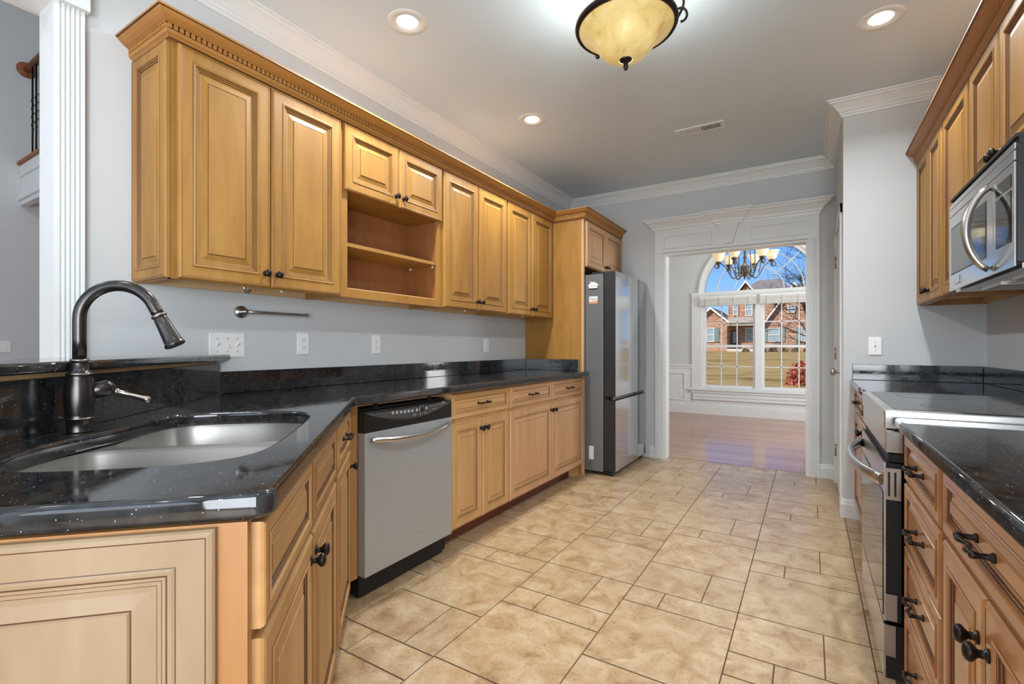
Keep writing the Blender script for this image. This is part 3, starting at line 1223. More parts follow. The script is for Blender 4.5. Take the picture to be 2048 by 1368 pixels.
mb.box(0, w, 0.0, 0.30, 0.098, 0.64)
mb.box(0, w, 0.0, 0.030, 0.64, 0.876)
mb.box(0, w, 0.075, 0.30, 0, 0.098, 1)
mb.build('carcass', ['maple_pen_v', 'toe_wood'], t)
rot_i = Matrix.Rotation(-DIAG, 3, 'Z')
q = []
for (a, b) in ((XFB, 1.466), (XFB - 0.05, 1.466), (XFB - 0.05, 1.33), (XFB - 0.001, 1.396)):
    v_ = rot_i @ Vector((a - p[0], b - p[1], 0))
    q.append((v_.x, v_.y))
MB().prism(q, 0.098, 0.876).build('corner_stile', 'maple_pen_v', t)
add_drawer(t, 0.030, w - 0.055, 0.715, 0.868, k=0.55, wood='maple_pen_h')
add_door(t, 0.030, w - 0.055, 0.105, 0.695, (w - 0.085, 0.635), k=0.85, wood='maple_pen_v')
p = TS(-0.842, SE + 0.0005)
t = thing('cabinet_end_panel', 'large pale raised-panel maple end of the sink peninsula', 'panel', (p[0], p[1], 0), ENDP)
we = 0.842 + TB
panel_face(MB(), 0.010, we - 0.040, 0.012, 0.872, 1.0, y=-0.0065, dk=0.75).build('raised_panel', ['maple_pale', 'glaze'], t)
MB().box(0.0, we, -0.0065, 0.0, 0.0, 0.876).build('backing_board', 'maple_side', t)

# ------------------------------------------------------------------ countertops
def tsarc(tc, sc_, r, a0, a1, n=8):
    return [TS(tc + r * math.cos(math.radians(a0 + (a1 - a0) * k / n)), sc_ + r * math.sin(math.radians(a0 + (a1 - a0) * k / n))) for k in range(n + 1)]


outer = [(WL + 0.002, 3.962), (-1.690, 3.962), (-1.690, 3.978), (-1.662, 3.978)]
yi = TC * math.sqrt(2) + 1.662
outer += [(-1.662, yi + 0.006), (-1.659, yi - 0.003)]
outer += tsarc(TC - 0.03, SC - 0.03, 0.03, 0, 90)
BLP, BLD, BLN = Vector((-1.495, 0.303)), Vector((0.6757, -0.7374)), Vector((0.7374, 0.6757))


def LN(off, l):
    p_ = BLP + BLD * l + BLN * off
    return (p_.x, p_.y)


def LNW(off, x):
    return (x - BLP.x - BLN.x * off) / BLD.x


LE = 0.481
outer += [LN(-0.002, LE + 0.008), LN(-0.002, LNW(-0.002, WL + 0.002))]
SINK = [(-0.285, -1.10), (-0.272, -1.18), (-0.268, -1.40), (-0.272, -1.60), (-0.290, -1.68), (-0.325, -1.725), (-0.40, -1.758), (-0.50, -1.766),
        (-0.62, -1.764), (-0.675, -1.745), (-0.702, -1.70), (-0.712, -1.64), (-0.716, -1.56), (-0.722, -1.49), (-0.735, -1.43), (-0.750, -1.36),
        (-0.760, -1.28), (-0.758, -1.20), (-0.745, -1.13), (-0.715, -1.065), (-0.665, -1.02), (-0.60, -1.003), (-0.48, -1.0), (-0.40, -1.006),
        (-0.335, -1.03), (-0.302, -1.062)]


def smooth_loop(pts, it=2):
    for _ in range(it):
        q = []
        n = len(pts)
        for k in range(n):
            a, b = pts[k], pts[(k + 1) % n]
            q.append((a[0] * 0.75 + b[0] * 0.25, a[1] * 0.75 + b[1] * 0.25))
            q.append((a[0] * 0.25 + b[0] * 0.75, a[1] * 0.25 + b[1] * 0.75))
        pts = q
    return pts


hole = [TS(*q) for q in smooth_loop(SINK)]
o = flat_solid('countertop', outer, [hole], 0.878, ZT, 'granite', 0.009)
tag(o, 'black granite countertop of the left run with the sink cut into its angled end', 'countertop')

t = thing('backsplash', 'low black granite backsplash strip along the left wall', 'backsplash', (WL, 1.13, ZT))
yb0 = LN(0, LNW(0, WL + 0.02))[1]
mb = MB().box(0.001, 0.020, yb0 - 1.13, 2.25 - 1.13, 0.0005, 0.102)
mb.build('strip', 'granite', t, bevel=0.002)
mb = MB().box(0.001, 0.020, 2.2505 - 1.13, 3.962 - 1.13, 0.0005, 0.102)
mb.build('strip', 'granite', t, bevel=0.002)
o = MB().box(WL + 0.021, -1.745, 3.943, 3.962, ZT + 0.0005, ZT + 0.102).build('side_splash', 'granite', None, bevel=0.002)
tag(o, 'short black granite splash against the refrigerator side panel', 'backsplash')

# bar: half wall, tall splash, raised top
q = [LN(-0.024, LNW(-0.024, WL + 0.002)), LN(-0.024, LE), LN(-0.150, LE), LN(-0.150, LNW(-0.150, WL + 0.002))]
o = MB().prism(q, 0.0, 1.071).build('wall_bar', WP)
struct(o, 'low half wall behind the sink carrying the bar top', 'wall')
t = thing('bar_backsplash', 'tall black granite splash behind the sink', 'backsplash', LN(0, LE) + (ZT,))
for l0, l1 in ((None, -0.345), (-0.3445, LE)):
    a0, a1 = (l0, l0) if l0 is not None else (LNW(0, WL + 0.0215), LNW(-0.0235, WL + 0.0215))
    pts = [LN(0, a0), LN(0, l1), LN(-0.0235, l1), LN(-0.0235, a1)]
    MB().prism([(a - t.location.x, b - t.location.y) for a, b in pts], 0.0005, 0.140).build('slab', 'granite', t, bevel=0.0015)
q = [LN(-0.006, LNW(-0.006, WL + 0.05)), LN(-0.006, LE), LN(-0.0235, LE), LN(-0.0235, LNW(-0.0235, WL + 0.05))]
o = MB().prism(q, ZT + 0.1405, 1.0705).build('shim_strip', 'plywood')
tag(o, 'raw wood strip showing between the tall splash and bar top', 'trim strip')
outer = [LN(-0.32, LNW(-0.32, WL + 0.003)), LN(0.016, LNW(0.016, WL + 0.003)), LN(0.026, LNW(0.026, WL + 0.003) + 0.012), LN(0.026, LE + 0.04), LN(-0.32, LE + 0.04)]
o = flat_solid('raised_bar_counter', outer, [], 1.0712, 1.0985, 'granite', 0.008)
tag(o, 'raised black granite bar counter behind the sink', 'countertop')

# ------------------------------------------------------------------ sink
sx, sy = TS(-0.5, -1.4)
t = thing('kitchen_sink', 'stainless steel undermount double-bowl sink in the angled counter', 'sink', (sx, sy, 0.68))


def clip_loop(pts, lo, hi):
    out = []
    for (a, b) in pts:
        out.append((a, min(hi, max(lo, b))))
    return out


near = [(-0.275, -1.12), (-0.264, -1.20), (-0.262, -1.33), (-0.275, -1.372), (-0.31, -1.388), (-0.40, -1.392), (-0.55, -1.394), (-0.68, -1.394),
        (-0.735, -1.380), (-0.760, -1.34), (-0.770, -1.26), (-0.766, -1.19), (-0.752, -1.12), (-0.720, -1.052), (-0.668, -1.008), (-0.60, -0.992),
        (-0.48, -0.989), (-0.39, -0.996), (-0.325, -1.022), (-0.290, -1.06)]
far_ = [(-0.262, -1.47), (-0.262, -1.60), (-0.280, -1.685), (-0.318, -1.733), (-0.40, -1.768), (-0.50, -1.777), (-0.62, -1.775), (-0.682, -1.753),
        (-0.712, -1.705), (-0.722, -1.64), (-0.726, -1.56), (-0.728, -1.49), (-0.715, -1.448), (-0.68, -1.430), (-0.55, -1.424), (-0.40, -1.424),
        (-0.31, -1.428), (-0.275, -1.440)]


def bowl(pts, depth, name):
    pts = smooth_loop(pts)
    cx = sum(a for a, b in pts) / len(pts)
    cy = sum(b for a, b in pts) / len(pts)
    L = []
    for k, z in ((1.0, 0.874), (1.0, 0.866), (0.99, 0.85), (0.975, 0.874 - depth * 0.7), (0.955, 0.874 - depth * 0.88), (0.92, 0.874 - depth * 0.96),
                 (0.86, 0.874 - depth), (0.5, 0.874 - depth - 0.003), (0.12, 0.874 - depth - 0.006)):
        lp = []
        for a, b in pts:
            x, y = TS(cx + (a - cx) * k, cy + (b - cy) * k)
            lp.append((x - sx, y - sy, z - 0.68))
        L.append(lp)
    b_o = MB().loops(L, 0, True, True, False, True).build(name, 'steel_sink', t)
    dx, dy = TS(cx, cy)
    zb = 0.874 - depth - 0.006 - 0.68
    d = MB().lathe([(0.045, 0.001), (0.045, 0.004), (0.038, 0.005), (0.034, 0.001), (0.012, 0.000), (0.0, 0.004)], (dx - sx, dy - sy, zb), (0, 0, 1), 24)
    d.build('drain', 'chrome', b_o)
    return [TS(a, b) for a, b in pts]


h1 = bowl(near, 0.185, 'bowl')
h2 = bowl(far_, 0.165, 'bowl')
flo = [(-0.5 + (a + 0.5) * 1.07, -1.4 + (b + 1.4) * 1.06) for a, b in SINK]
fl = flat_solid('flange', [(TS(*v)[0] - sx, TS(*v)[1] - sy) for v in smooth_loop(flo)],
                [[(a - sx, b - sy) for a, b in h1], [(a - sx, b - sy) for a, b in h2]], 0.8735 - 0.68, 0.8765 - 0.68, 'steel_sink', 0.0, t)

# ------------------------------------------------------------------ faucet
fx, fy = TS(-0.790, -1.442)
t = thing('kitchen_faucet', 'oil-rubbed bronze pull-down gooseneck faucet on the sink ledge', 'faucet', (fx, fy, ZT + 0.0003), ENDP)
# local x -> (1,1)/sqrt2 (towards the front of the sink), local y -> away from camera
mb = MB().lathe([(0.0270, 0.0), (0.0270, 0.003), (0.0260, 0.006), (0.0255, 0.030), (0.0275, 0.032), (0.0285, 0.036), (0.0270, 0.039), (0.0280, 0.044),
                 (0.0305, 0.070), (0.0312, 0.090), (0.0300, 0.112), (0.0275, 0.134), (0.0255, 0.144), (0.0270, 0.146), (0.0270, 0.149), (0.0225, 0.152),
                 (0.0190, 0.160), (0.0165, 0.172), (0.0160, 0.178), (0.0185, 0.179), (0.0190, 0.182), (0.0185, 0.185), (0.0150, 0.186), (0.0, 0.187)],
                (0, 0, 0), (0, 0, 1), 32)
mb.build('body', 'faucet_bronze', t)
for z, r in ((0.0355, 0.0290), (0.1475, 0.0276), (0.182, 0.0196)):
    MB().lathe([(r - 0.003, z - 0.002), (r, z - 0.0012), (r, z + 0.0012), (r - 0.003, z + 0.002)], (0, 0, 0), (0, 0, 1), 32).build('trim_ring', 'faucet_edge', t)
path = [(0, 0, 0.183), (0, 0, 0.24), (0, 0, 0.285)]
RA = 0.086
zc = 0.288
for k in range(1, 19):
    a = PI - math.radians(158) * k / 18
    path.append((RA + RA * math.cos(a), 0, zc + RA * math.sin(a)))
d_ = (Vector(path[-1]) - Vector(path[-2])).normalized()
for k in (1, 2):
    path.append(tuple(Vector(path[-1]) + d_ * 0.012))
rad = [0.0142] * len(path)
MB().tube(path, rad, 20).build('spout', 'faucet_bronze', t)
e0 = Vector(path[-1])
dr = (Vector(path[-1]) - Vector(path[-2])).normalized()
MB().lathe([(0.0135, -0.004), (0.0150, -0.002), (0.0180, 0.0), (0.0185, 0.003), (0.0165, 0.005), (0.0148, 0.006)], e0, dr, 24).build('collar', 'faucet_edge', t)
MB().lathe([(0.0140, 0.005), (0.0158, 0.010), (0.0172, 0.028), (0.0195, 0.055), (0.0215, 0.075), (0.0225, 0.080), (0.0245, 0.083), (0.0245, 0.087),
            (0.0220, 0.089), (0.0190, 0.088), (0.0, 0.086)], e0, dr, 28).build('spray_head', 'faucet_bronze', t)
hd = Vector((0.62, 0.78, 0.0)).normalized()
h0 = Vector((0, 0, 0.098))
h_o = MB().lathe([(0.021, 0.018), (0.021, 0.052), (0.0215, 0.056), (0.0205, 0.062), (0.016, 0.070), (0.009, 0.076), (0.0, 0.078)], h0, hd + Vector((0, 0, 0.16)), 24)
h_o = h_o.build('handle', 'faucet_bronze', t)
ls = h0 + hd * 0.062 + Vector((0, 0, 0.006))
ld = Vector((0.95, -0.05, -0.30)).normalized()
MB().lathe([(0.006, 0.0), (0.0055, 0.018), (0.0085, 0.020), (0.0085, 0.023), (0.0055, 0.025), (0.0055, 0.060), (0.0065, 0.080), (0.0085, 0.094), (0.0088, 0.099),
            (0.007, 0.103), (0.0, 0.104)], ls, ld, 18).build('lever', 'faucet_edge', h_o)

# ------------------------------------------------------------------ dishwasher
ydw0, ydw1 = 1.468, 2.078
w = ydw1 - ydw0
t = thing('dishwasher', 'stainless steel dishwasher with black control panel and bowed handle', 'dishwasher', (XFB, ydw0, 0), LEFT)
MB().box(0.004, w - 0.004, 0.004, 0.56, 0.015, 0.852).build('tub', 'black_matte', t)
db = MB()
db.box(0.001, w - 0.001, -0.045, 0.003, 0.106, 0.748)
db.build('door', 'steel_dishwasher', t, bevel=0.003)
# control panel: lower black face plus a tilted fascia bounded by a curved lip
cp = MB()
cp.box(0.001, w - 0.001, -0.043, 0.003, 0.7485, 0.842)
cpo = cp.build('control_panel', 'black_plastic', t, bevel=0.003)
n = 22
top, bot = [], []
for k in range(n + 1):
    u_ = k / n
    x = 0.006 + (w - 0.012) * u_
    zb = 0.836 - 0.050 * math.sin(PI * u_) ** 0.8
    top.append((x, -0.040, 0.8425))
    bot.append((x, -0.0455 - 0.012 * math.sin(PI * u_), zb))
fm = MB()
a = fm.add(top)
b = fm.add(bot)
c_ = fm.add([(x, -0.0432, z - 0.012 * math.sin(PI * k / n)) for k, (x, y, z) in enumerate(bot)])
for k in range(n):
    fm.face((a[k], a[k + 1], b[k + 1], b[k]), 0, True)
    fm.face((b[k], b[k + 1], c_[k + 1], c_[k]), 1, True)
fm.build('fascia', ['grey_panel', 'black_gloss'], cpo)


def on_fascia(u_, v_):
    """u 0..1 across, v 0 (top) .. 1 (curved lip)"""
    x = 0.006 + (w - 0.012) * u_
    zb = 0.836 - 0.050 * math.sin(PI * u_) ** 0.8
    yb = -0.0455 - 0.012 * math.sin(PI * u_)
    return Vector((x, -0.040 + (yb + 0.040) * v_, 0.8425 + (zb - 0.8425) * v_))


for u_ in (0.27, 0.315, 0.36, 0.402, 0.444, 0.486, 0.54, 0.66):
    p0 = on_fascia(u_, 0.45)
    MB().sphere((p0.x, p0.y, p0.z), 0.0085, 6, sc=(0.95, 0.35, 1.0)).build('button', 'button_grey', cpo)
p0 = on_fascia(0.60, 0.45)
MB().lathe([(0.017, -0.002), (0.017, 0.004), (0.015, 0.006), (0.0, 0.006)], p0, (0, -1, 0.25), 20).build('dial', 'black_plastic', cpo)
MB().lathe([(0.0172, 0.0), (0.0195, 0.002), (0.0195, 0.003), (0.0172, 0.003)], p0, (0, -1, 0.25), 24, caps=False).build('dial_ring', 'chrome', cpo)
for u_, v_, l in ((0.50, 0.80, 0.020), (0.57, 0.85, 0.012), (0.63, 0.85, 0.014), (0.75, 0.72, 0.022), (0.72, 0.35, 0.012), (0.76, 0.33, 0.012),
                  (0.80, 0.31, 0.010), (0.84, 0.30, 0.012), (0.89, 0.22, 0.030), (0.89, 0.40, 0.020)):
    p0 = on_fascia(u_, v_)
    MB().box(p0.x - l / 2, p0.x + l / 2, p0.y - 0.0022, p0.y + 0.001, p0.z - 0.0014, p0.z + 0.0014).build('legend_mark', 'button_grey', cpo)
hp, hr = [], []
for k in range(25):
    a = -1 + 2 * k / 24
    hp.append((w / 2 + a * (w / 2 - 0.030), -0.046 - 0.046 * (1 - abs(a) ** 3.0), 0.716 - 0.016 * (1 - a * a)))
    hr.append(0.0125)
MB().tube(hp, hr, 14).build('handle', 'steel_range', t)
bd = MB().box(0.265, 0.352, -0.0475, -0.044, 0.186, 0.202)
bd.box(0.270, 0.347, -0.0485, -0.047, 0.189, 0.199, 1)
bd.build('badge', ['chrome', 'steel_dishwasher'], t)
MB().box(0.006, w - 0.03, 0.0, 0.03, 0.006, 0.100).build('kick_plate', 'black_matte', t)
for x in (0.095, w - 0.14):
    MB().box(x - 0.010, x + 0.010, -0.012, 0.0035, 0.8525, 0.858).box(x - 0.010, x - 0.004, -0.012, 0.0, 0.858, 0.870).box(
        x + 0.004, x + 0.010, -0.012, 0.0, 0.858, 0.870).build('mounting_bracket', 'black_plastic', t)
o = MB().box(XFB - 0.02, XFB + 0.002, 1.448, 2.0985, 0.866, 0.8765).build('filler_rail', 'maple_dark_h')
tag(o, 'thin maple rail between the dishwasher and countertop', 'rail')

# ------------------------------------------------------------------ refrigerator
yr0, yr1 = 4.005, 4.913
w = yr1 - yr0
t = thing('refrigerator', 'stainless french-door refrigerator with grey sides beside the dining room opening', 'refrigerator', (-1.535, yr0, 0), LEFT)
MB().box(0, w, 0.004, 0.66, 0.035, 1.775).build('body', 'fridge_side', t, bevel=0.004)


def fridge_leaf(name, x0, x1, z0, z1):
    mb = MB()
    y0, y1, r = -0.108, -0.006, 0.004
    i = mb.add([(x0, y0, z0), (x1, y0, z0), (x1, y1, z0), (x0, y1, z0), (x0, y0, z1), (x1, y0, z1), (x1, y1, z1), (x0, y1, z1)])
    for q, m_ in (((0, 3, 2, 1), 1), ((4, 5, 6, 7), 1), ((0, 1, 5, 4), 0), ((1, 2, 6, 5), 1), ((2, 3, 7, 6), 1), ((3, 0, 4, 7), 1)):
        mb.face([i[k] for k in q], m_)
    return mb.build(name, ['steel_fridge', 'fridge_edge'], t)


fridge_leaf('door', 0.002, w / 2 - 0.002, 0.700, 1.790)
fridge_leaf('door', w / 2 + 0.002, w - 0.002, 0.700, 1.790)
fridge_leaf('freezer_drawer', 0.002, w - 0.002, 0.050, 0.664)
MB().box(0.004, w - 0.004, -0.085, -0.006, 0.665, 0.699).build('handle_recess', 'black_gloss', t)
MB().box(0.01, w - 0.01, -0.05, 0.55, 0.030, 0.036).box(0.02, w - 0.02, -0.075, -0.01, 0.022, 0.048).build('base_grille', 'black_matte', t)
for x in (0.03, w - 0.10):
    MB().box(x - 0.01, x + 0.075, -0.085, 0.12, 1.7755, 1.797).build('hinge_cover', 'black_plastic', t, bevel=0.004)
for x in (0.04, w - 0.04):
    MB().lathe([(0.019, -0.011), (0.021, -0.008), (0.021, 0.008), (0.019, 0.011)], (x, -0.055, 0.0215), (1, 0, 0), 18).build('caster', 'black_plastic', t)
    MB().lathe([(0.019, -0.011), (0.021, -0.008), (0.021, 0.008), (0.019, 0.011)], (x, 0.50, 0.0215), (1, 0, 0), 18).build('caster', 'black_plastic', t)
MB().box(-0.0006, 0.0, -0.004, 0.004, 0.05, 1.77).build('side_seam', 'black_matte', t)

# magnets and label on the side of the refrigerator (side faces -y)
m1 = thing('house_magnet', 'white house-shaped magnet high on the refrigerator side', 'magnet', (-1.632, yr0 - 0.0005, 1.652))
hs = [(-0.040, 0.0), (0.040, 0.0), (0.040, 0.024), (0.052, 0.024), (0.052, 0.030), (0.006, 0.058), (-0.010, 0.050), (-0.012, 0.058), (-0.026, 0.058), (-0.026, 0.041), (-0.050, 0.030), (-0.050, 0.024), (-0.040, 0.024)]
MB().prism_axis(hs, -0.004, 0.0, 'y').build('board', 'paper_white', m1)
MB().box(-0.040, 0.040, -0.0042, 0.0, -0.010, -0.0005).build('clip_strip', 'black_matte', m1)
text_mesh('lettering', 'REALTY', 0.014, 'ink_grey', m1, (0.004, -0.0044, 0.020), (R90, 0, 0))
m2 = thing('card_magnet', 'small orange and white card magnet reading Claius below the house magnet', 'magnet', (-1.630, yr0 - 0.0005, 1.516), 0)
MB().box(-0.040, 0.040, -0.003, 0.0, 0.018, 0.064).build('card_top', 'paper_white', m2)
MB().prism_axis([(-0.040, 0.0), (0.040, 0.0), (0.040, 0.026), (0.010, 0.022), (-0.040, 0.014)], -0.0033, -0.0001, 'y').build('orange_band', 'magnet_orange', m2)
text_mesh('lettering', 'Claius', 0.026, 'ink', m2, (0, -0.0036, 0.040), (R90, 0, 0))
m3 = thing('rating_label', 'white printed rating label low on the refrigerator side', 'label', (-1.650, yr0 - 0.0005, 0.135))
MB().box(-0.022, 0.022, -0.001, 0.0, 0, 0.118).build('sticker', 'paper_white', m3)
lm = MB()
for k in range(9):
    z = 0.012 + 0.011 * k
    lm.box(-0.018, 0.000 - 0.004 * (k % 3), -0.0014, -0.0009, z, z + 0.0022)
    lm.box(0.010, 0.016 - 0.001 * (k % 2), -0.0014, -0.0009, z - 0.001, z + 0.0055)
lm.build('print_lines', 'ink_grey', m3)

# ------------------------------------------------------------------ right run
XRF = 0.252       # door fronts
XRB = XRF + 0.018
DR = WR - XRB - 0.003
GR = 'maple base cabinets of the right run'
# far narrow cabinet
y1 = YP - 0.003
y0 = 2.742
w = y1 - y0
t = thing('base_cabinet', 'maple base cabinet in the corner beyond the range by the pantry wall', 'cabinet', (XRB, y1, 0), RIGHT, GR)
base_carcass(w, DR, wood='maple_right_v').parent = t
add_drawer(t, 0.012, w / 2 - 0.004, 0.722, 0.866, k=0.5, wood='maple_right_h')
add_drawer(t, w / 2 + 0.004, w - 0.008, 0.722, 0.866, k=0.5, wood='maple_right_h')
add_door(t, 0.012, w / 2 - 0.003, 0.100, 0.706, (w / 2 - 0.028, 0.650), k=0.85, wood='maple_right_v')
add_door(t, w / 2 + 0.003, w - 0.008, 0.100, 0.706, (w / 2 + 0.028, 0.650), k=0.85, wood='maple_right_v')
# drawer stack
y1, y0 = 1.938, 1.436
w = y1 - y0
t = thing('drawer_cabinet', 'maple cabinet with a stack of four drawers on the near side of the range', 'cabinet', (XRB, y1, 0), RIGHT, GR)
base_carcass(w, DR, wood='maple_right_v').parent = t
for z0, z1 in ((0.722, 0.866), (0.520, 0.710), (0.332, 0.514), (0.104, 0.326)):
    add_drawer(t, 0.014, w - 0.012, z0, z1, k=0.55, wood='maple_right_h')
y1, y0 = 1.434, 0.80
w = y1 - y0
t = thing('base_cabinet', 'maple base cabinet with one wide drawer over two knobbed doors at the right edge', 'cabinet', (XRB, y1, 0), RIGHT, GR)
base_carcass(w, DR, wood='maple_right_v').parent = t
add_drawer(t, 0.016, w - 0.012, 0.722, 0.866, k=0.55, wood='maple_right_h')
add_door(t, 0.016, w / 2 - 0.003, 0.104, 0.706, (w / 2 - 0.030, 0.625), k=0.9, wood='maple_right_v')
add_door(t, w / 2 + 0.003, w - 0.012, 0.104, 0.706, (w / 2 + 0.030, 0.625), k=0.9, wood='maple_right_v')

XRC = 0.228
o = flat_solid('countertop', [(XRC, 2.740), (WR - 0.002, 2.740), (WR - 0.002, YP - 0.002), (XRC, YP - 0.002)], [], 0.878, ZT, 'granite', 0.009)
tag(o, 'black granite countertop piece between the range and pantry wall', 'countertop')
outer = [(WR - 0.002, 0.79), (WR - 0.002, 1.945)] + arc(XRC + 0.02, 1.925, 0.02, 90, 180, 6) + [(XRC, 0.79)]
o = flat_solid('countertop', outer, [], 0.8765, 0.909, 'granite', 0.009)
tag(o, 'black granite countertop in the near right corner of the room', 'countertop')
o = MB().box(0.240, WR - 0.021, YP - 0.021, YP - 0.002, ZT + 0.0005, ZT + 0.100).build('pantry_splash', 'granite', None, bevel=0.002)
tag(o, 'black granite splash on the pantry wall under the single switch', 'backsplash')
o = MB().box(WR - 0.020, WR - 0.001, 0.79, 1.95, 0.9095, 1.010).build('right_splash', 'granite', None, bevel=0.002)
tag(o, 'black granite splash behind the near right countertop', 'backsplash')
o = MB().box(WR - 0.020, WR - 0.001, 2.735, YP - 0.022, ZT + 0.0005, ZT + 0.100).build('right_splash', 'granite', None, bevel=0.002)
tag(o, 'black granite splash on the right wall beyond the range', 'backsplash')

# ------------------------------------------------------------------ range
yg0, yg1 = 1.962, 2.728
w = yg1 - yg0
XG = 0.205
t = thing('range', 'stainless slide-in electric range with black glass top and bowed door handle', 'range', (XG, yg1, 0), RIGHT)
dg = WR - XG - 0.03
MB().box(0.004, w - 0.004, 0.055, dg, 0.03, 0.8675).build('body', 'black_matte', t)
ct = MB()
ct.box(0.0, w, 0.0, dg, 0.868, 0.930)
ct.build('cooktop_frame', 'steel_range', t, bevel=0.004)
MB().box(0.016, w - 0.016, 0.030, dg - 0.03, 0.929, 0.9325).build('cooktop_glass', 'black_gloss', t, bevel=0.001)
for x, y, r in ((0.19, 0.20, 0.10), (0.57, 0.20, 0.08), (0.19, 0.47, 0.08), (0.57, 0.47, 0.11)):
    MB().lathe([(r - 0.003, 0.9326), (r - 0.003, 0.9329), (r, 0.9329), (r, 0.9326)], (x, y, 0), (0, 0, 1), 40, caps=False).build('burner_ring', 'grey_panel', t)
MB().box(0.002, w - 0.002, 0.004, 0.06, 0.790, 0.866).build('control_strip', 'steel_range', t, bevel=0.006)
MB().box(0.006, w - 0.006, 0.012, 0.055, 0.762, 0.788).build('vent_gap', 'black_matte', t)
dr_ = MB()
dr_.box(0.003, w - 0.003, 0.0, 0.005, 0.245, 0.760)
dr_.box(0.004, w - 0.004, 0.005, 0.045, 0.247, 0.758, 1)
do = dr_.build('oven_door', ['steel_range', 'black_matte'], t)
MB().box(0.012, w - 0.012, -0.0025, 0.002, 0.26, 0.66).build('door_glass', 'black_gloss', do)
ep = MB()
ep.box(w - 0.0035, w - 0.0005, 0.002, 0.044, 0.640, 0.742)
ep.box(w - 0.0008, w + 0.0002, 0.010, 0.016, 0.652, 0.730, 1)
ep.box(w - 0.0008, w + 0.0002, 0.026, 0.032, 0.652, 0.730, 1)
ep.build('door_end_cap', ['nickel', 'slot_dark'], do)
MB().box(w - 0.0035, w + 0.0005, 0.004, 0.05, 0.792, 0.862).build('control_end_cap', 'nickel', t, bevel=0.004)
hp = []
for k in range(21):
    a = -1 + 2 * k / 20
    hp.append((w / 2 + a * (w / 2 - 0.02), -0.002 - 0.062 * (1 - abs(a) ** 2.4), 0.700))
hb = MB()
L = []
for k, pnt in enumerate(hp):
    pa = Vector(hp[max(0, k - 1)])
    pb = Vector(hp[min(20, k + 1)])
    d_ = (pb - pa).normalized()
    nrm = Vector((d_.y, -d_.x, 0))
    c0 = Vector(pnt)
    L.append([c0 + nrm * x + Vector((0, 0, z)) for x, z in ((-0.008, -0.018), (0.008, -0.018), (0.011, -0.010), (0.011, 0.010), (0.006, 0.018), (-0.008, 0.018))])
hb.loops(L, 0, True, True, True, True)
hb.build('handle', 'steel_range', do)
MB().box(0.003, w - 0.003, 0.0, 0.005, 0.060, 0.236).box(0.004, w - 0.004, 0.005, 0.05, 0.062, 0.234, 1).build('storage_drawer', ['steel_range', 'black_matte'], t)
MB().box(w - 0.0035, w + 0.0005, 0.0, 0.03, 0.135, 0.235).box(w - 0.0035, w + 0.0005, 0.004, 0.034, 0.250, 0.335).build('lower_end_cap', 'nickel', t)
rb = MB()
for k in range(7):
    rb.box(w - 0.006, w - 0.0015, 0.060, 0.068, 0.26 + 0.065 * k, 0.31 + 0.065 * k)
rb.build('side_rib', 'black_plastic', t)
for x in (0.05, w - 0.05):
    for y in (0.09, dg - 0.05):
        MB().lathe([(0.018, 0), (0.018, 0.006), (0.008, 0.008), (0.008, 0.031)], (x, y, 0), (0, 0, 1), 14).build('leveling_foot', 'black_plastic', t)

# ------------------------------------------------------------------ right upper cabinets
XRU = 0.566
XRUB = XRU + 0.020
DRU = WR - XRUB - 0.002
GU = 'maple wall cabinets along the right wall'


def upper_right(y1, y0, z0, label, doors, kz):
    w, h = y1 - y0, ZU1 - z0
    t = thing('wall_cabinet', label, 'cabinet', (XRUB, y1, z0), RIGHT, GU)
    wall_carcass(w, h, DRU).parent = t
    n = len(doors)
    for (a, b, kx) in doors:
        add_door(t, a, b, 0.004, h - 0.006, (kx, kz) if kx else None, k=0.95)
    return t


upper_right(YP - 0.002, 3.215, ZU0, 'two-door maple wall cabinet against the pantry wall', [(0.010, 0.352, 0.326), (0.358, 0.665, 0.384)], 0.062)
upper_right(3.213, 2.732, ZU0, 'single-door maple wall cabinet just beyond the microwave', [(0.014, 0.470, 0.440)], 0.062)
upper_right(2.730, 1.960, 1.760, 'short two-door maple wall cabinet directly above the microwave', [(0.010, 0.377, 0.350), (0.383, 0.760, 0.410)], 0.055)
cab_crown([(XRUB - 0.004, YP - 0.002), (XRUB - 0.004, 1.960), (WR, 1.960)], 2.271, 'maple crown moulding with dentils above the right cabinets')

# ------------------------------------------------------------------ microwave
ym1, ym0 = 2.718, 1.958
w = ym1 - ym0
XM = 0.505
t = thing('microwave', 'stainless over-the-range microwave with bowed vertical handle', 'microwave', (XM, ym1, 1.368), RIGHT)
h = 0.388
MB().box(0.0, w, 0.006, WR - XM - 0.004, 0.012, h - 0.031).build('case', 'black_plastic', t, bevel=0.003)
vg = MB()
vg.box(0.0, w, 0.004, WR - XM - 0.004, h - 0.011, h)
vg.box(0.001, w - 0.001, 0.012, WR - XM - 0.006, h - 0.0308, h - 0.011)
vg.build('vent_grille', 'black_matte', t)
MB().box(0.0, w, 0.001, 0.0058, h - 0.046, h - 0.026).box(0.0, w, 0.0, 0.0058, h - 0.078, h - 0.049).build('top_trim', 'steel_micro', t, bevel=0.002)
XD = 0.575
mb = MB().box(0.0, XD, 0.0, 0.0058, 0.0, h - 0.081)
do = mb.build('door', 'steel_micro', t, bevel=0.002)
MB().box(0.040, XD - 0.075, -0.0015, 0.002, 0.070, h - 0.135).build('window', 'black_gloss', do)
MB().box(0.034, XD - 0.069, -0.0006, 0.002, 0.064, h - 0.129).build('window_frame', 'grey_panel', do)
hp, hr = [], []
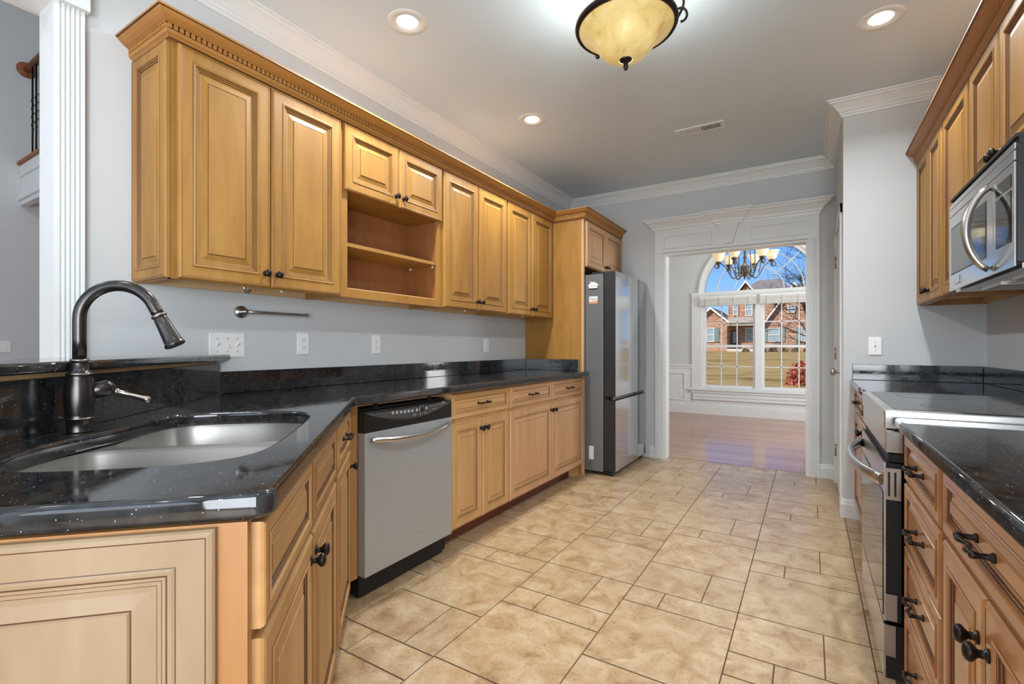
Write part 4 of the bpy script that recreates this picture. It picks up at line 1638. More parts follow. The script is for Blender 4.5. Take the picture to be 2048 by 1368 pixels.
for k in range(23):
    a = -1 + 2 * k / 22
    hp.append((XD - 0.030, -0.004 - 0.056 * (1 - a * a) ** 0.75, 0.020 + (h - 0.118) * (a + 1) / 2))
    hr.append(0.0095 + 0.0035 * (1 - a * a))
MB().tube(hp, hr, 14).build('handle', 'nickel', do)
MB().box(0.095, 0.165, -0.006, 0.001, 0.020, 0.052).build('badge', 'steel_micro', do, bevel=0.003)
cpn = MB().box(XD + 0.002, w, 0.0, 0.0058, 0.0, h - 0.081).build('control_panel', 'steel_micro', t, bevel=0.002)
MB().box(XD + 0.030, w - 0.022, -0.0015, 0.002, h - 0.150, h - 0.112).build('display', 'black_gloss', cpn)
MB().box(XD + 0.030, w - 0.022, -0.0015, 0.002, 0.075, h - 0.160).build('keypad', 'black_gloss', cpn)
bt_ = MB()
bt_.box(0.01, w - 0.01, 0.02, WR - XM - 0.02, -0.004, 0.012)
bt_.build('bottom_plate', 'steel_micro', t)
for x0 in (0.10, 0.44):
    MB().box(x0, x0 + 0.22, 0.08, 0.26, -0.010, -0.004).build('grease_filter', 'nickel', t)
MB().box(0.34, 0.42, 0.10, 0.22, -0.008, -0.004).build('light_lens', 'plate_white', t)


# ------------------------------------------------------------------ plates on the walls
def duplex_outlet():
    t = thing('wall_outlet', '', 'outlet', (0, 0, 0), 0, 'white duplex outlets')
    MB().box(-0.035, 0.035, -0.006, 0.0, -0.0575, 0.0575).build('cover_plate', 'plate_white', t, bevel=0.003)
    for z in (-0.020, 0.020):
        r = MB().box(-0.0165, 0.0165, -0.0078, -0.004, z - 0.0145, z + 0.0145)
        ro = r.build('receptacle', 'plate_white', t, bevel=0.004)
        s = MB()
        s.box(-0.008, -0.006, -0.0082, -0.006, z - 0.001, z + 0.008)
        s.box(0.006, 0.008, -0.0082, -0.006, z - 0.001, z + 0.008)
        s.box(-0.002, 0.002, -0.0082, -0.006, z - 0.010, z - 0.006)
        s.build('slots', 'slot_dark', ro)
    return t


def switch_plate(nsw, label, name='light_switch'):
    t = thing(name, label, 'switch', (0, 0, 0), 0)
    hw = 0.035 + 0.023 * (nsw - 1)
    MB().box(-hw, hw, -0.006, 0.0, -0.0575, 0.0575).build('cover_plate', 'plate_white', t, bevel=0.003)
    for k in range(nsw):
        x = (k - (nsw - 1) / 2) * 0.046
        up = k % 2 == 0
        MB().box(x - 0.005, x + 0.005, -0.0068, -0.004, -0.012, 0.012).prism_axis(
            [(-0.006, -0.006 if up else 0.006), (-0.006, 0.006 if up else -0.006), (-0.017, 0.012 if up else -0.012), (-0.018, 0.007 if up else -0.007)],
            x - 0.004, x + 0.004, 'x').build('toggle', 'plate_white', t)
        for z in (-0.030, 0.030):
            MB().lathe([(0.003, 0), (0.0028, 0.001), (0, 0.0012)], (x, -0.006, z), (0, -1, 0), 8).build('screw', 'nickel', t)
    return t


XO = WL + 0.0002
do_ = duplex_outlet()
do_.location = (XO, 1.598, 1.150)
do_.rotation_euler = (0, 0, LEFT)
do_['label'] = 'white duplex outlet on the left wall under the first wall cabinet, near the triple switch'
dup(do_, (XO, 2.108, 1.148), LEFT, 'white duplex outlet on the left wall below the open shelves', 'white duplex outlets')
sw = switch_plate(3, 'white triple switch plate half behind the end of the bar top')
sw.location = (XO, 1.205, 1.142)
sw.rotation_euler = (0, 0, LEFT)
sw = switch_plate(1, 'single white switch on the left wall near the refrigerator panel')
sw.location = (XO, 3.312, 1.145)
sw.rotation_euler = (0, 0, LEFT)
sw = switch_plate(1, 'single white switch on the pantry wall above the black splash')
sw.location = (0.360, YP - 0.0002, 1.138)
sw = switch_plate(2, 'white switch plate on the living room wall at the left edge', 'light_switch')
sw.location = (-6.9998, 1.44, 1.135)
sw.rotation_euler = (0, 0, LEFT)
dup(do_, (-6.9998, 1.45, 0.955), LEFT, 'white outlet low on the living room wall just above the bar top', 'white duplex outlets')

# paper towel rod
t = thing('paper_towel_rod', 'brushed nickel towel rod on the left wall with a round flange', 'towel rod', (WL, 1.268, 1.300))
MB().lathe([(0.030, 0.0), (0.030, 0.006), (0.027, 0.010), (0.012, 0.014), (0.010, 0.050), (0.0, 0.052)], (0.0002, 0, 0), (1, 0, 0), 28).build('flange', 'nickel', t)
MB().tube([(0.042, 0, 0), (0.042, 0.10, 0), (0.042, 0.325, 0)], 0.0065, 14).build('bar', 'nickel', t)
MB().lathe([(0.010, 0), (0.010, 0.006), (0, 0.007)], (0.042, 0.325, 0), (0, 1, 0), 16).build('end_stop', 'nickel', t)
for dz in (-0.019, 0.019):
    MB().lathe([(0.004, 0.0), (0.003, 0.002), (0, 0.0022)], (0.0095, 0, dz), (1, 0, 0), 10).build('screw', 'chrome', t)

# small fittings under the wall cabinets
t = thing('under_cabinet_hook', 'small metal hook bracket under the first wall cabinet', 'hook', (-2.10, 1.170, ZU0 + 0.036))
MB().box(-0.02, 0.02, 0.0, 0.045, -0.006, 0.0).build('base', 'plate_white', t)
MB().tube([(0.0, 0.004, -0.004), (0.0, 0.0, -0.030), (0.0, 0.008, -0.052), (0.0, 0.022, -0.050), (0.0, 0.028, -0.038)], 0.006, 10).build('hook', 'chrome', t)
cl = MB().prism_axis([(-0.009, 0), (0.009, 0), (0.008, -0.022), (0.0, -0.042), (-0.008, -0.022)], -0.006, 0.006, 'x').build('cable_clip', 'plate_white')
cl.location = (-2.06, 1.262, ZU0 + 0.0005)
tag(cl, 'small white clip under the seam between the first cabinet doors', 'clip', 'white clips under the cabinets')
cl.location = (-2.06, 1.32, ZU0 + 0.036)
c2 = cl.copy()
COL.objects.link(c2)
c2.location = (-2.06, 2.70, ZU0 + 0.036)
c2['label'] = 'small white clip under the wall cabinet right of the open shelves'
c3 = cl.copy()
COL.objects.link(c3)
c3.location = (-2.06, 3.50, ZU0 + 0.036)
c3['label'] = 'small white clip under the wall cabinet next to the refrigerator panel'
wb = MB().box(-0.02, 0.02, 0, 0.05, -0.03, 0).build('wood_block', 'plywood', None, bevel=0.002)
wb.location = (-2.10, 2.16, ZU0 + 0.036)
tag(wb, 'small raw wood block under the open shelf cabinet', 'block')

# ------------------------------------------------------------------ ceiling fittings
def can_light():
    t = thing('recessed_light', '', 'ceiling light', (0, 0, ZC), 0, 'recessed ceiling lights')
    MB().lathe([(0.062, 0.0), (0.064, -0.003), (0.090, -0.005), (0.096, -0.0008), (0.097, 0.0)], (0, 0, 0), (0, 0, 1), 40, caps=False).build('trim_ring', 'white_trim', t)
    MB().lathe([(0.063, -0.003), (0.058, -0.0012), (0.052, -0.0002)], (0, 0, -0.0005), (0, 0, 1), 40, caps=False).build('baffle', 'plate_white', t)
    MB().lathe([(0.052, -0.0002), (0.030, -0.0008), (0.0, -0.001)], (0, 0, -0.0003), (0, 0, 1), 32).build('lens', 'lamp_lens', t)
    return t


c0 = can_light()
c0.location = (-1.712, 1.772, ZC - 0.0002)
c0['label'] = 'round recessed ceiling light nearest the first wall cabinet'
dup(c0, (-1.690, 3.003, ZC - 0.0002), 0, 'round recessed ceiling light on the left toward the refrigerator', 'recessed ceiling lights')
dup(c0, (0.300, 2.985, ZC - 0.0002), 0, 'round recessed ceiling light on the right near the pantry wall', 'recessed ceiling lights')
for k, (x, y) in enumerate(((-1.712, 1.772), (-1.690, 3.003), (0.300, 2.985), (0.300, 1.772), (-1.7, 0.2), (0.0, 0.2), (-0.8, -1.6))):
    add_light('can_lamp', 'AREA', (x, y, ZC - 0.010), (13.5 if x < 0 else 8.5) if y > 1 else 3.0, (0.92, 0.965, 1.0), (x, y, 0), shape='DISK', size=0.10, spread=math.radians(152))

t = thing('ceiling_vent', 'white rectangular supply register in the kitchen ceiling', 'vent', (-0.693, 3.79, ZC - 0.0002))
hw, hd = 0.172, 0.066
mb = MB()
for a, b, c_, d_ in ((-hw, hw, -hd, -hd + 0.026), (-hw, hw, hd - 0.026, hd), (-hw, -hw + 0.03, -hd + 0.026, hd - 0.026), (hw - 0.03, hw, -hd + 0.026, hd - 0.026), (-0.006, 0.006, -hd + 0.026, hd - 0.026)):
    mb.box(a, b, c_, d_, -0.007, 0)
mb.build('frame', 'white_trim', t, bevel=0.002)
MB().box(-hw + 0.03, hw - 0.03, -hd + 0.026, hd - 0.026, -0.0012, 0).build('duct_opening', 'black_matte', t)
mb = MB()
for k in range(22):
    x = -hw + 0.036 + k * (2 * hw - 0.072) / 21
    s = 0.004 if x < 0 else -0.004
    mb.prism_axis([(x - 0.001 - s, -0.0065), (x + 0.001 - s, -0.0065), (x + 0.001 + s, -0.0014), (x - 0.001 + s, -0.0014)], -hd + 0.026, hd - 0.026, 'y')
mb.build('louvres', 'white_trim', t)

# bowl light
bx, by = -0.690, 2.069
t = thing('ceiling_bowl_light', 'bronze semi-flush ceiling light with a mottled amber glass bowl', 'ceiling light', (bx, by, 2.352))
zr = 0.190     # ring height
MB().lathe([(0.030, 0.047), (0.060, 0.055), (0.095, 0.074), (0.118, 0.098), (0.132, 0.122), (0.150, 0.145), (0.178, 0.166), (0.200, 0.180), (0.207, 0.192)],
           (0, 0, 0), (0, 0, 1), 56, caps=False).build('glass_bowl', 'amber_glass', t)
MB().lathe([(0.205, zr - 0.008), (0.217, zr - 0.006), (0.222, zr + 0.004), (0.220, zr + 0.016), (0.210, zr + 0.020), (0.203, zr + 0.010), (0.205, zr - 0.008)],
           (0, 0, 0), (0, 0, 1), 56, caps=False).build('rim_ring', 'bronze', t)
MB().lathe([(0.0, 0.0), (0.004, 0.002), (0.010, 0.010), (0.0115, 0.020), (0.008, 0.032), (0.006, 0.036), (0.010, 0.038), (0.022, 0.042), (0.030, 0.048), (0.026, 0.053), (0.006, 0.056), (0.0, 0.056)],
           (0, 0, 0), (0, 0, 1), 24).build('finial', 'bronze', t)
MB().lathe([(0.0, 0.36), (0.012, 0.355), (0.012, 0.385), (0.060, 0.392), (0.075, 0.400), (0.076, 0.4075)], (0, 0, 0), (0, 0, 1), 32).build('canopy', 'bronze', t)
MB().tube([(0, 0, 0.05), (0, 0, 0.38)], 0.006, 10).build('stem', 'bronze', t)
for k in range(3):
    a = math.radians(22 + 120 * k)
    pth = []
    for j in range(15):
        u_ = j / 14
        rr_ = 0.214 + 0.055 * math.sin(PI * u_) - 0.20 * u_ ** 2.2
        zz = zr + 0.012 + 0.165 * (1 - (1 - u_) ** 1.7)
        pth.append((rr_ * math.cos(a), rr_ * math.sin(a), zz))
    lp = []
    for j in range(13):
        b_ = -PI / 2 + 1.6 * PI * j / 12
        lp.append(((0.232 + 0.026 * math.cos(b_)) * math.cos(a), (0.232 + 0.026 * math.cos(b_)) * math.sin(a), zr + 0.030 + 0.030 * math.sin(b_)))
    MB().tube(pth, 0.006, 8).tube(lp, 0.0055, 8).build('scroll_arm', 'bronze', t)
add_light('bowl_lamp', 'POINT', (bx, by, 2.53), 7.5, (0.74, 0.88, 1.0), shadow_soft_size=0.10)

# ------------------------------------------------------------------ dining room: trim, window, blind
mb = MB()
LW = CXW - RW - 0.155       # outer edge of the pilaster casing
yw = YW
# lower wainscot board, chair rail, panel mouldings, baseboard
mb.box(-3.18, LW + 0.01, yw - 0.012, yw, 0.0, 0.80)
mb.box(CXW + RW + 0.14, 1.95, yw - 0.012, yw, 0.0, 0.80)
mb.box(LW, CXW + RW + 0.155, yw - 0.012, yw, 0.0, SILL)
mb.box(-3.18, LW, yw - 0.035, yw - 0.01, 0.805, 0.835)
mb.box(-3.18, LW, yw - 0.022, yw - 0.01, 0.765, 0.805)
mb.box(-3.18, 1.95, yw - 0.028, yw - 0.01, 0.0, 0.14)
mb.box(-3.18, 1.95, yw - 0.020, yw - 0.01, 0.14, 0.165)
picture_frame(mb, -2.75, LW - 0.10, 0.215, 0.70, yw - 0.012, 0.03, 0.012)
struct(mb.build('trim_6', WT, bevel=0.002), 'white wainscot with chair rail and panel moulding in the dining room', 'wainscot')
mb = MB()
mb.box(-3.18, -3.15, 5.08, 8.6, 0, 0.165)
mb.box(-3.3, -1.34, 5.08, 5.10, 0, 0.165)
struct(mb.build('baseboard_dining', WT), 'white baseboards on the other dining room walls', 'baseboard')

win = thing('window_1', 'large white double window with an arched transom in the dining room', 'window', (CXW, YW, SILL))
win['kind'] = 'structure'


def lw(x, z):
    return (x - CXW, z - SILL)


# casing: pilasters, apron, stool, arch casing
mb = MB()
mb.box(-RW - 0.155, -RW + 0.005, -0.026, 0.0, 0.0, SPR - SILL)
mb.box(RW - 0.005, RW + 0.155, -0.026, 0.0, 0.0, SPR - SILL)
mb.box(-RW - 0.165, -RW + 0.01, -0.032, 0.0, SPR - SILL - 0.02, SPR - SILL + 0.012)
mb.box(RW - 0.01, RW + 0.165, -0.032, 0.0, SPR - SILL - 0.02, SPR - SILL + 0.012)
n = 40
L0 = []
for k in range(n + 1):
    a = PI * k / n
    cs, sn = math.cos(a), math.sin(a)
    zc_ = SPR - SILL + 0.012
    L0.append([((RW - 0.004) * cs, 0.0, zc_ + (RW - 0.004) * sn), ((RW - 0.004) * cs, -0.026, zc_ + (RW - 0.004) * sn),
               ((RW + 0.035) * cs, -0.034, zc_ + (RW + 0.035) * sn), ((RW + 0.06) * cs, -0.026, zc_ + (RW + 0.06) * sn),
               ((RW + 0.06) * cs, 0.0, zc_ + (RW + 0.06) * sn)])
mb.loops(L0, 0, False, True, True, True)
mb.build('casing', WT, win)
mb = MB()
mb.box(-RW - 0.20, RW + 0.20, -0.060, 0.02, -0.030, 0.0)
mb.box(-RW - 0.165, RW + 0.165, -0.036, 0.0, -0.075, -0.030)
mb.box(-RW - 0.14, RW + 0.14, -0.030, 0.0, -0.135, -0.085)
mb.box(-RW - 0.14, RW + 0.14, -0.042, 0.0, -0.1850, -0.150)
mb.build('stool_and_apron', WT, win, bevel=0.003)
# frame, mullion, transom bar
mb = MB()
mb.box(-RW, -RW + 0.035, 0.0, 0.10, 0.0, SPR - SILL)
mb.box(RW - 0.035, RW, 0.0, 0.10, 0.0, SPR - SILL)
mb.box(-0.050, 0.050, 0.001, 0.099, 0.0302, SPR - SILL - 0.0902)
mb.box(-RW + 0.0352, RW - 0.0352, 0.0005, 0.0995, SPR - SILL - 0.09, SPR - SILL + 0.02)
mb.box(-RW + 0.0352, RW - 0.0352, 0.0005, 0.0995, 0.0, 0.030)
L0 = []
for k in range(n + 1):
    a = PI * k / n
    cs, sn = math.cos(a), math.sin(a)
    L0.append([(r_ * cs, y_, SPR - SILL + r_ * sn) for r_, y_ in ((RW - 0.0005, 0.0), (RW - 0.045, 0.0), (RW - 0.045, 0.10), (RW - 0.0005, 0.10))])
mb.loops(L0, 0, False, True, True, True)
mb.build('frame', WT, win)
for sgn in (-1, 1):
    x0, x1 = (0.050, RW - 0.035) if sgn > 0 else (-RW + 0.035, -0.050)
    for (z0, z1, y0) in ((0.030, 0.725, 0.030), (0.700, SPR - SILL - 0.09, 0.055)):
        mb = MB()
        fr = 0.034
        mb.box(x0, x0 + fr, y0, y0 + 0.028, z0, z1)
        mb.box(x1 - fr, x1, y0, y0 + 0.028, z0, z1)
        mb.box(x0 + fr, x1 - fr, y0, y0 + 0.028, z0, z0 + fr)
        mb.box(x0 + fr, x1 - fr, y0, y0 + 0.028, z1 - fr, z1)
        so = mb.build('sash', WT, win)
        g = MB()
        for k in (1, 2):
            xx = x0 + fr + (x1 - x0 - 2 * fr) * k / 3
            g.box(xx - 0.008, xx + 0.008, y0 + 0.006, y0 + 0.022, z0 + fr, z1 - fr)
        zz = (z0 + z1) / 2
        g.box(x0 + fr, x1 - fr, y0 + 0.006, y0 + 0.022, zz - 0.008, zz + 0.008)
        g.build('muntins', WT, so)
        MB().box(x0 + fr * 0.5, x1 - fr * 0.5, y0 + 0.012, y0 + 0.015, z0 + fr * 0.5, z1 - fr * 0.5).build('pane', 'window_glass', so)
# arch muntins and pane
mb = MB()
zs = SPR - SILL + 0.02
for r_ in (0.355, 0.62):
    path = [(r_ * math.cos(PI * k / 32), 0.05, zs + r_ * math.sin(PI * k / 32) - 0.0) for k in range(33)]
    mb.tube(path, 0.0085, 8)
for dga in (45, 135):
    a = math.radians(dga)
    mb.tube([(0.355 * math.cos(a), 0.05, zs + 0.355 * math.sin(a)), ((RW - 0.03) * math.cos(a), 0.05, zs + (RW - 0.05) * math.sin(a))], 0.0085, 8)
mb.build('arch_muntins', WT, win)
mb = MB()
pts = [((RW - 0.03) * math.cos(PI * k / n), SPR - SILL + (RW - 0.03) * math.sin(PI * k / n)) for k in range(n + 1)]
mb.prism_axis(pts, 0.048, 0.052, 'y')
mb.build('arch_pane', 'window_glass', win)

for sgn, lab in ((-1, 'folded pale woven blind at the top of the left dining window'), (1, 'folded pale woven blind at the top of the right dining window')):
    x0, x1 = (CXW + 0.025, CXW + RW + 0.02) if sgn > 0 else (CXW - RW - 0.02, CXW - 0.025)
    t = thing('roman_blind', lab, 'blind', ((x0 + x1) / 2, YW - 0.062, 1.80), 0, 'folded dining window blinds')
    hw = (x1 - x0) / 2
    mb = MB()
    for k in range(4):
        z = 0.012 + k * 0.030
        mb.prism_axis([(-0.020 - 0.004 * (k % 2), z), (0.020, z - 0.004), (0.026, z + 0.030), (-0.014, z + 0.034)], -hw, hw, 'x')
    mb.build('folds', 'blind_fabric', t)
    MB().box(-hw, hw, -0.02, 0.034, 0.132, 0.172).build('headrail', 'white_trim', t, bevel=0.003)
    tp = MB()
    for k in range(4):
        x = -hw + hw * 2 * (k + 0.5) / 4
        tp.box(x - 0.012, x + 0.012, -0.0265, 0.026, 0.004, 0.134)
    tp.build('tapes', 'blind_fabric', t)
dup(do_, (-1.885, YW - 0.0122, 0.335), FAR, 'white duplex outlet low on the dining room wainscot', 'white duplex outlets')

# ------------------------------------------------------------------ chandelier
cx0, cy0, cz0 = -0.705, 6.80, 1.995
t = thing('chandelier', 'pewter scroll-arm chandelier with amber bell shades in the dining room', 'chandelier', (cx0, cy0, cz0))
MB().lathe([(0.0, 0.0), (0.008, 0.004), (0.012, 0.016), (0.008, 0.028), (0.018, 0.036), (0.035, 0.060), (0.052, 0.085), (0.056, 0.10), (0.045, 0.118), (0.052, 0.130),
            (0.050, 0.165), (0.030, 0.190), (0.018, 0.210), (0.014, 0.26), (0.020, 0.275), (0.014, 0.30), (0.012, 0.62), (0.026, 0.64), (0.030, 0.66), (0.012, 0.69), (0.0, 0.70)],
           (0, 0, 0), (0, 0, 1), 24).build('column', 'pewter', t)
MB().tube([(0, 0, 0.69), (0, 0, 1.28)], 0.005, 8).build('stem', 'pewter', t)
MB().lathe([(0.02, 1.265), (0.06, 1.285), (0.065, 1.303)], (0, 0, 0), (0, 0, 1), 24).build('canopy', 'pewter', t)
for k in range(6):
    a = math.radians(14 + 60 * k)
    ca, sa = math.cos(a), math.sin(a)

    def pol(r_, z_):
        return (r_ * ca, r_ * sa, z_)
    path = []
    for j in range(19):
        u_ = j / 18
        r_ = 0.045 + 0.265 * u_
        z_ = 0.095 - 0.085 * math.sin(PI * min(1, u_ * 1.5)) * (1 - u_ * 0.2) + 0.150 * max(0, u_ - 0.35) ** 1.0 * 1.5
        path.append(pol(r_, z_))
    sc_ = []
    for j in range(22):
        b_ = PI * 0.3 + 2.6 * PI * j / 21 * 0.75
        q_ = 0.052 * (1 - j / 26)
        sc_.append(pol(0.105 + q_ * math.cos(b_), 0.110 + q_ * math.sin(b_)))
    hk = []
    for j in range(16):
        b_ = PI / 2 - 1.55 * PI * j / 15
        q_ = 0.036 * (1 - j / 24)
        hk.append(pol(0.325 + q_ * math.cos(b_), 0.175 + q_ * math.sin(b_)))
    up_ = []
    for j in range(15):
        u_ = j / 14
        up_.append(pol(0.16 - 0.14 * u_ ** 2 + 0.045 * math.sin(PI * u_), 0.08 + 0.54 * u_))
    am = MB().tube(path, 0.0075, 8).tube(sc_, 0.0055, 6).tube(hk, 0.0055, 6).tube(up_, 0.0055, 6)
    am.lathe([(0.010, 0.16), (0.016, 0.185), (0.012, 0.205), (0.028, 0.215), (0.038, 0.232), (0.036, 0.240), (0.0, 0.242)], pol(0.31, 0.0), (0, 0, 1), 16)
    ao = am.build('arm', 'pewter', t)
    MB().lathe([(0.034, 0.240), (0.050, 0.262), (0.062, 0.295), (0.070, 0.325), (0.084, 0.345), (0.088, 0.350), (0.082, 0.348), (0.067, 0.326), (0.058, 0.295), (0.046, 0.264), (0.03, 0.244)],
               pol(0.31, 0.0), (0, 0, 1), 24, caps=False).build('shade', 'amber_shade', ao)
add_light('chandelier_lamp', 'POINT', (cx0, cy0, 2.62), 16.0, (1.0, 0.88, 0.7), shadow_soft_size=0.25)

# ------------------------------------------------------------------ living room balcony seen left of the column
add_light('fill_living_high', 'POINT', (-4.2, -0.8, 4.2), 46, (0.97, 0.985, 1.0), shadow_soft_size=0.3)
t = thing('balcony', 'upper landing edge with white fascia in the living room', 'balcony', (-7.0, 1.573, 2.60))
MB().box(0.002, 4.5, 0.0, 3.3, 0.05, 0.42).build('fascia', WT, t)
MB().box(0.002, 4.5, -0.012, 0.05, 0.0, 0.05).box(0.002, 4.5, -0.03, 0.0, 0.05, 0.11).box(0.002, 4.5, -0.012, 0.0, 0.30, 0.42).build('mouldings', WT, t, bevel=0.004)
MB().box(-0.001 + 0.002, 4.5, -0.035, 0.12, 0.4205, 0.452).build('nosing', 'rail_wood', t, bevel=0.006)
MB().box(0.002, 0.02, 0.12, 3.3, 0.452, 0.58).build('skirting', WT, t)
rail = thing('guard_rail', 'wood handrail with black iron balusters on the living room landing', 'railing', (-7.0, 1.613, 3.0525))
MB().tube([(0.030, 0, 0.985), (2.0, 0, 0.985), (4.4, 0, 0.985)], 0.032, 14).build('handrail', 'rail_wood', rail)
MB().lathe([(0.078, 0.0), (0.080, 0.010), (0.070, 0.022), (0.040, 0.030), (0.0, 0.031)], (0.0005, 0, 0.985), (1, 0, 0), 28).build('rosette', 'rail_wood', rail)
for k in range(10):
    x = 0.20 + 0.115 * k
    mb = MB().tube([(x, 0, 0.0), (x, 0, 0.985)], 0.008, 8)
    tw = [(x + 0.008 * math.cos(j * 0.9), 0.008 * math.sin(j * 0.9), 0.30 + j * 0.012) for j in range(30)]
    mb.tube(tw, 0.005, 6)
    mb.build('baluster', 'iron', rail)

# ------------------------------------------------------------------ outside
def ground():
    mb = MB()
    ys = [8.76, 10, 13, 17, 22, 28, 35, 44, 52, 70, 120]
    zs_ = [-0.35, -0.45, -0.62, -0.72, -0.62, -0.32, 0.05, 0.45, 0.70, 1.2, 2.5]
    xs = [-60 + 6 * k for k in range(21)]
    ids = []
    for y, z in zip(ys, zs_):
        ids.append(mb.add([(x, y, z + 0.05 * math.sin(x * 0.7 + y * 0.3)) for x in xs]))
    for a in range(len(ys) - 1):
        for b in range(len(xs) - 1):
            mb.face((ids[a][b], ids[a][b + 1], ids[a + 1][b + 1], ids[a + 1][b]), 0, True)
    return mb.build('lawn', 'winter_lawn')


g = ground()
struct(g, 'tan winter lawn rising to the brick house across the street', 'lawn')

# brick house: facade plane near y=52; coordinates in metres, base level 0.70
HY, HB = 52.0, 0.62
house = thing('brick_house', 'two-storey red brick house with gables and a porch across the lawn', 'house', (-8.0, HY, HB))


def hx(x):
    return x + 8.0


def hbox(name, x0, x1, y0, y1, z0, z1, mat, bevel=0.0):
    return MB().box(hx(x0), hx(x1), y0, y1, z0 - HB, z1 - HB).build(name, mat, house, bevel)


def gable(name, x0, x1, xa, ze, za, y0, y1, zb):
    mb = MB().prism_axis([(hx(x0), zb - HB), (hx(x1), zb - HB), (hx(x1), ze - HB), (hx(xa), za - HB), (hx(x0), ze - HB)], y0, y1, 'y')
    return mb.build(name, 'red_brick', house)


def gable_roof(x0, x1, xa, ze, za, y0, y1, mat='shingles', over=0.35):
    s = (za - ze) / max(0.1, (xa - x0))
    mb = MB()
    a0 = (hx(x0) - over, ze - over * s - HB)
    ap = (hx(xa), za - HB)
    s2 = (za - ze) / max(0.1, (x1 - xa))
    a1 = (hx(x1) + over, ze - over * s2 - HB)
    th = 0.22
    mb.prism_axis([a0, ap, a1, (a1[0], a1[1] + th), (ap[0], ap[1] + th), (a0[0], a0[1] + th)], y0 - 0.35, y1, 'y')
    o_ = mb.build('roof', mat, house)
    mb = MB()
    mb.prism_axis([a0, ap, (ap[0], ap[1] + th * 1.05), (a0[0], a0[1] + th * 1.05)], y0 - 0.45, y0 - 0.33, 'y')
    mb.prism_axis([ap, a1, (a1[0], a1[1] + th * 1.05), (ap[0], ap[1] + th * 1.05)], y0 - 0.45, y0 - 0.33, 'y')
    mb.build('rake_board', 'house_trim', house)
    return o_


def hwindow(x0, x1, z0, z1, y, shut=True):
    m_ = 0.07
    f = MB()
    for a, b, c_, d_ in ((x0, x1, z1 - m_, z1), (x0, x1, z0, z0 + m_), (x0, x0 + m_, z0 + m_, z1 - m_), (x1 - m_, x1, z0 + m_, z1 - m_),
                         (x0 + m_, x1 - m_, (z0 + z1) / 2 - 0.04, (z0 + z1) / 2 + 0.04)):
        f.box(hx(a), hx(b), y - 0.12, y + 0.02, c_ - HB, d_ - HB)
    fo = f.build('window', 'house_trim', house)
    MB().box(hx(x0 + m_ * 0.5), hx(x1 - m_ * 0.5), y - 0.05, y + 0.01, z0 + m_ * 0.5 - HB, z1 - m_ * 0.5 - HB).build('pane', 'house_glass', fo)
    if shut:
        for a in (x0 - 0.40, x1 + 0.04):
            MB().box(hx(a), hx(a + 0.36), y - 0.07, y + 0.01, z0 - HB, z1 - HB).build('shutter', 'shutter_green', house)


def P(u, v, Y):
    return None


# left wing, porch, upper floor, right wing
hbox('wall', -16.0, 2.4, 2.0, 9.0, HB - 0.4, 4.2, 'red_brick')
gable('wing', -9.95, -7.0, -8.47, 3.62, 4.90, 0.0, 6.0, HB - 0.4)
gable_roof(-9.95, -7.0, -8.47, 3.62, 4.90, 0.0, 8.0, over=0.25)
hbox('upper_wall', -7.2, -3.0, 2.4, 9.0, 4.0, 6.3, 'red_brick')
hbox('porch_beam', -7.0, -4.2, -0.1, 0.35, 3.22, 3.62, 'house_trim')
hbox('porch_floor', -7.0, -3.8, 0.0, 2.0, HB - 0.4, HB + 0.30, 'concrete')
MB().prism_axis([(-0.35, 3.62 - HB), (2.4, 4.22 - HB), (2.4, 4.08 - HB), (-0.35, 3.48 - HB)], hx(-7.1), hx(-3.9), 'x').build('porch_roof', 'shingles_tan', house)
hbox('porch_post', -4.45, -4.2, 0.0, 0.28, HB + 0.3, 3.22, 'house_trim')
gable('wing', -3.8, 1.4, -1.2, 3.1, 6.9, 0.0, 8.0, HB - 0.4)
gable_roof(-3.8, 1.4, -1.2, 3.1, 6.9, 0.0, 9.0, over=0.2)
mb = MB()
b_ = mb.add([(hx(-7.4), 2.2, 6.1 - HB), (hx(-0.6), 2.2, 6.1 - HB), (hx(-0.6), 12.0, 6.1 - HB), (hx(-7.4), 12.0, 6.1 - HB), (hx(-4.55), 6.0, 8.3 - HB), (hx(-2.8), 6.0, 8.3 - HB)])
for q in ((0, 1, 5, 4), (1, 2, 5), (2, 3, 4, 5), (3, 0, 4), (3, 2, 1, 0)):
    mb.face([b_[k] for k in q])
mb.build('roof', 'shingles', house)
mb = MB()
b_ = mb.add([(hx(-1.6), 3.0, 5.6 - HB), (hx(3.0), 3.0, 5.6 - HB), (hx(3.0), 11.0, 5.6 - HB), (hx(-1.6), 11.0, 5.6 - HB), (hx(-1.6), 6.0, 7.6 - HB), (hx(2.6), 6.0, 7.6 - HB)])
for q in ((0, 1, 5, 4), (1, 2, 5), (2, 3, 4, 5), (3, 0, 4), (3, 2, 1, 0)):
    mb.face([b_[k] for k in q])
mb.build('roof', 'shingles', house)
gable('dormer', -6.25, -4.75, -5.5, 6.3, 7.55, 2.0, 6.0, 6.0)
gable_roof(-6.25, -4.75, -5.5, 6.6, 7.6, 2.0, 6.0, over=0.15)
hwindow(-8.87, -8.15, 1.60, 3.02, -0.02)
hwindow(-5.55, -4.85, 1.66, 3.06, 1.98, False)
hwindow(-6.72, -6.25, 4.36, 5.5, 2.38, False)
hwindow(-5.60, -4.92, 4.26, 5.5, 2.38, False)
hwindow(-3.34, -2.38, 1.58, 2.90, -0.02)
hwindow(-0.70, 0.06, 1.58, 2.90, -0.02)
hwindow(-1.75, -1.12, 4.30, 5.0, -0.02, False)
hd_ = MB().box(hx(-6.80), hx(-6.30), 1.94, 2.01, 0.30, 2.85 - HB).build('front_door', 'house_door_paint', house)
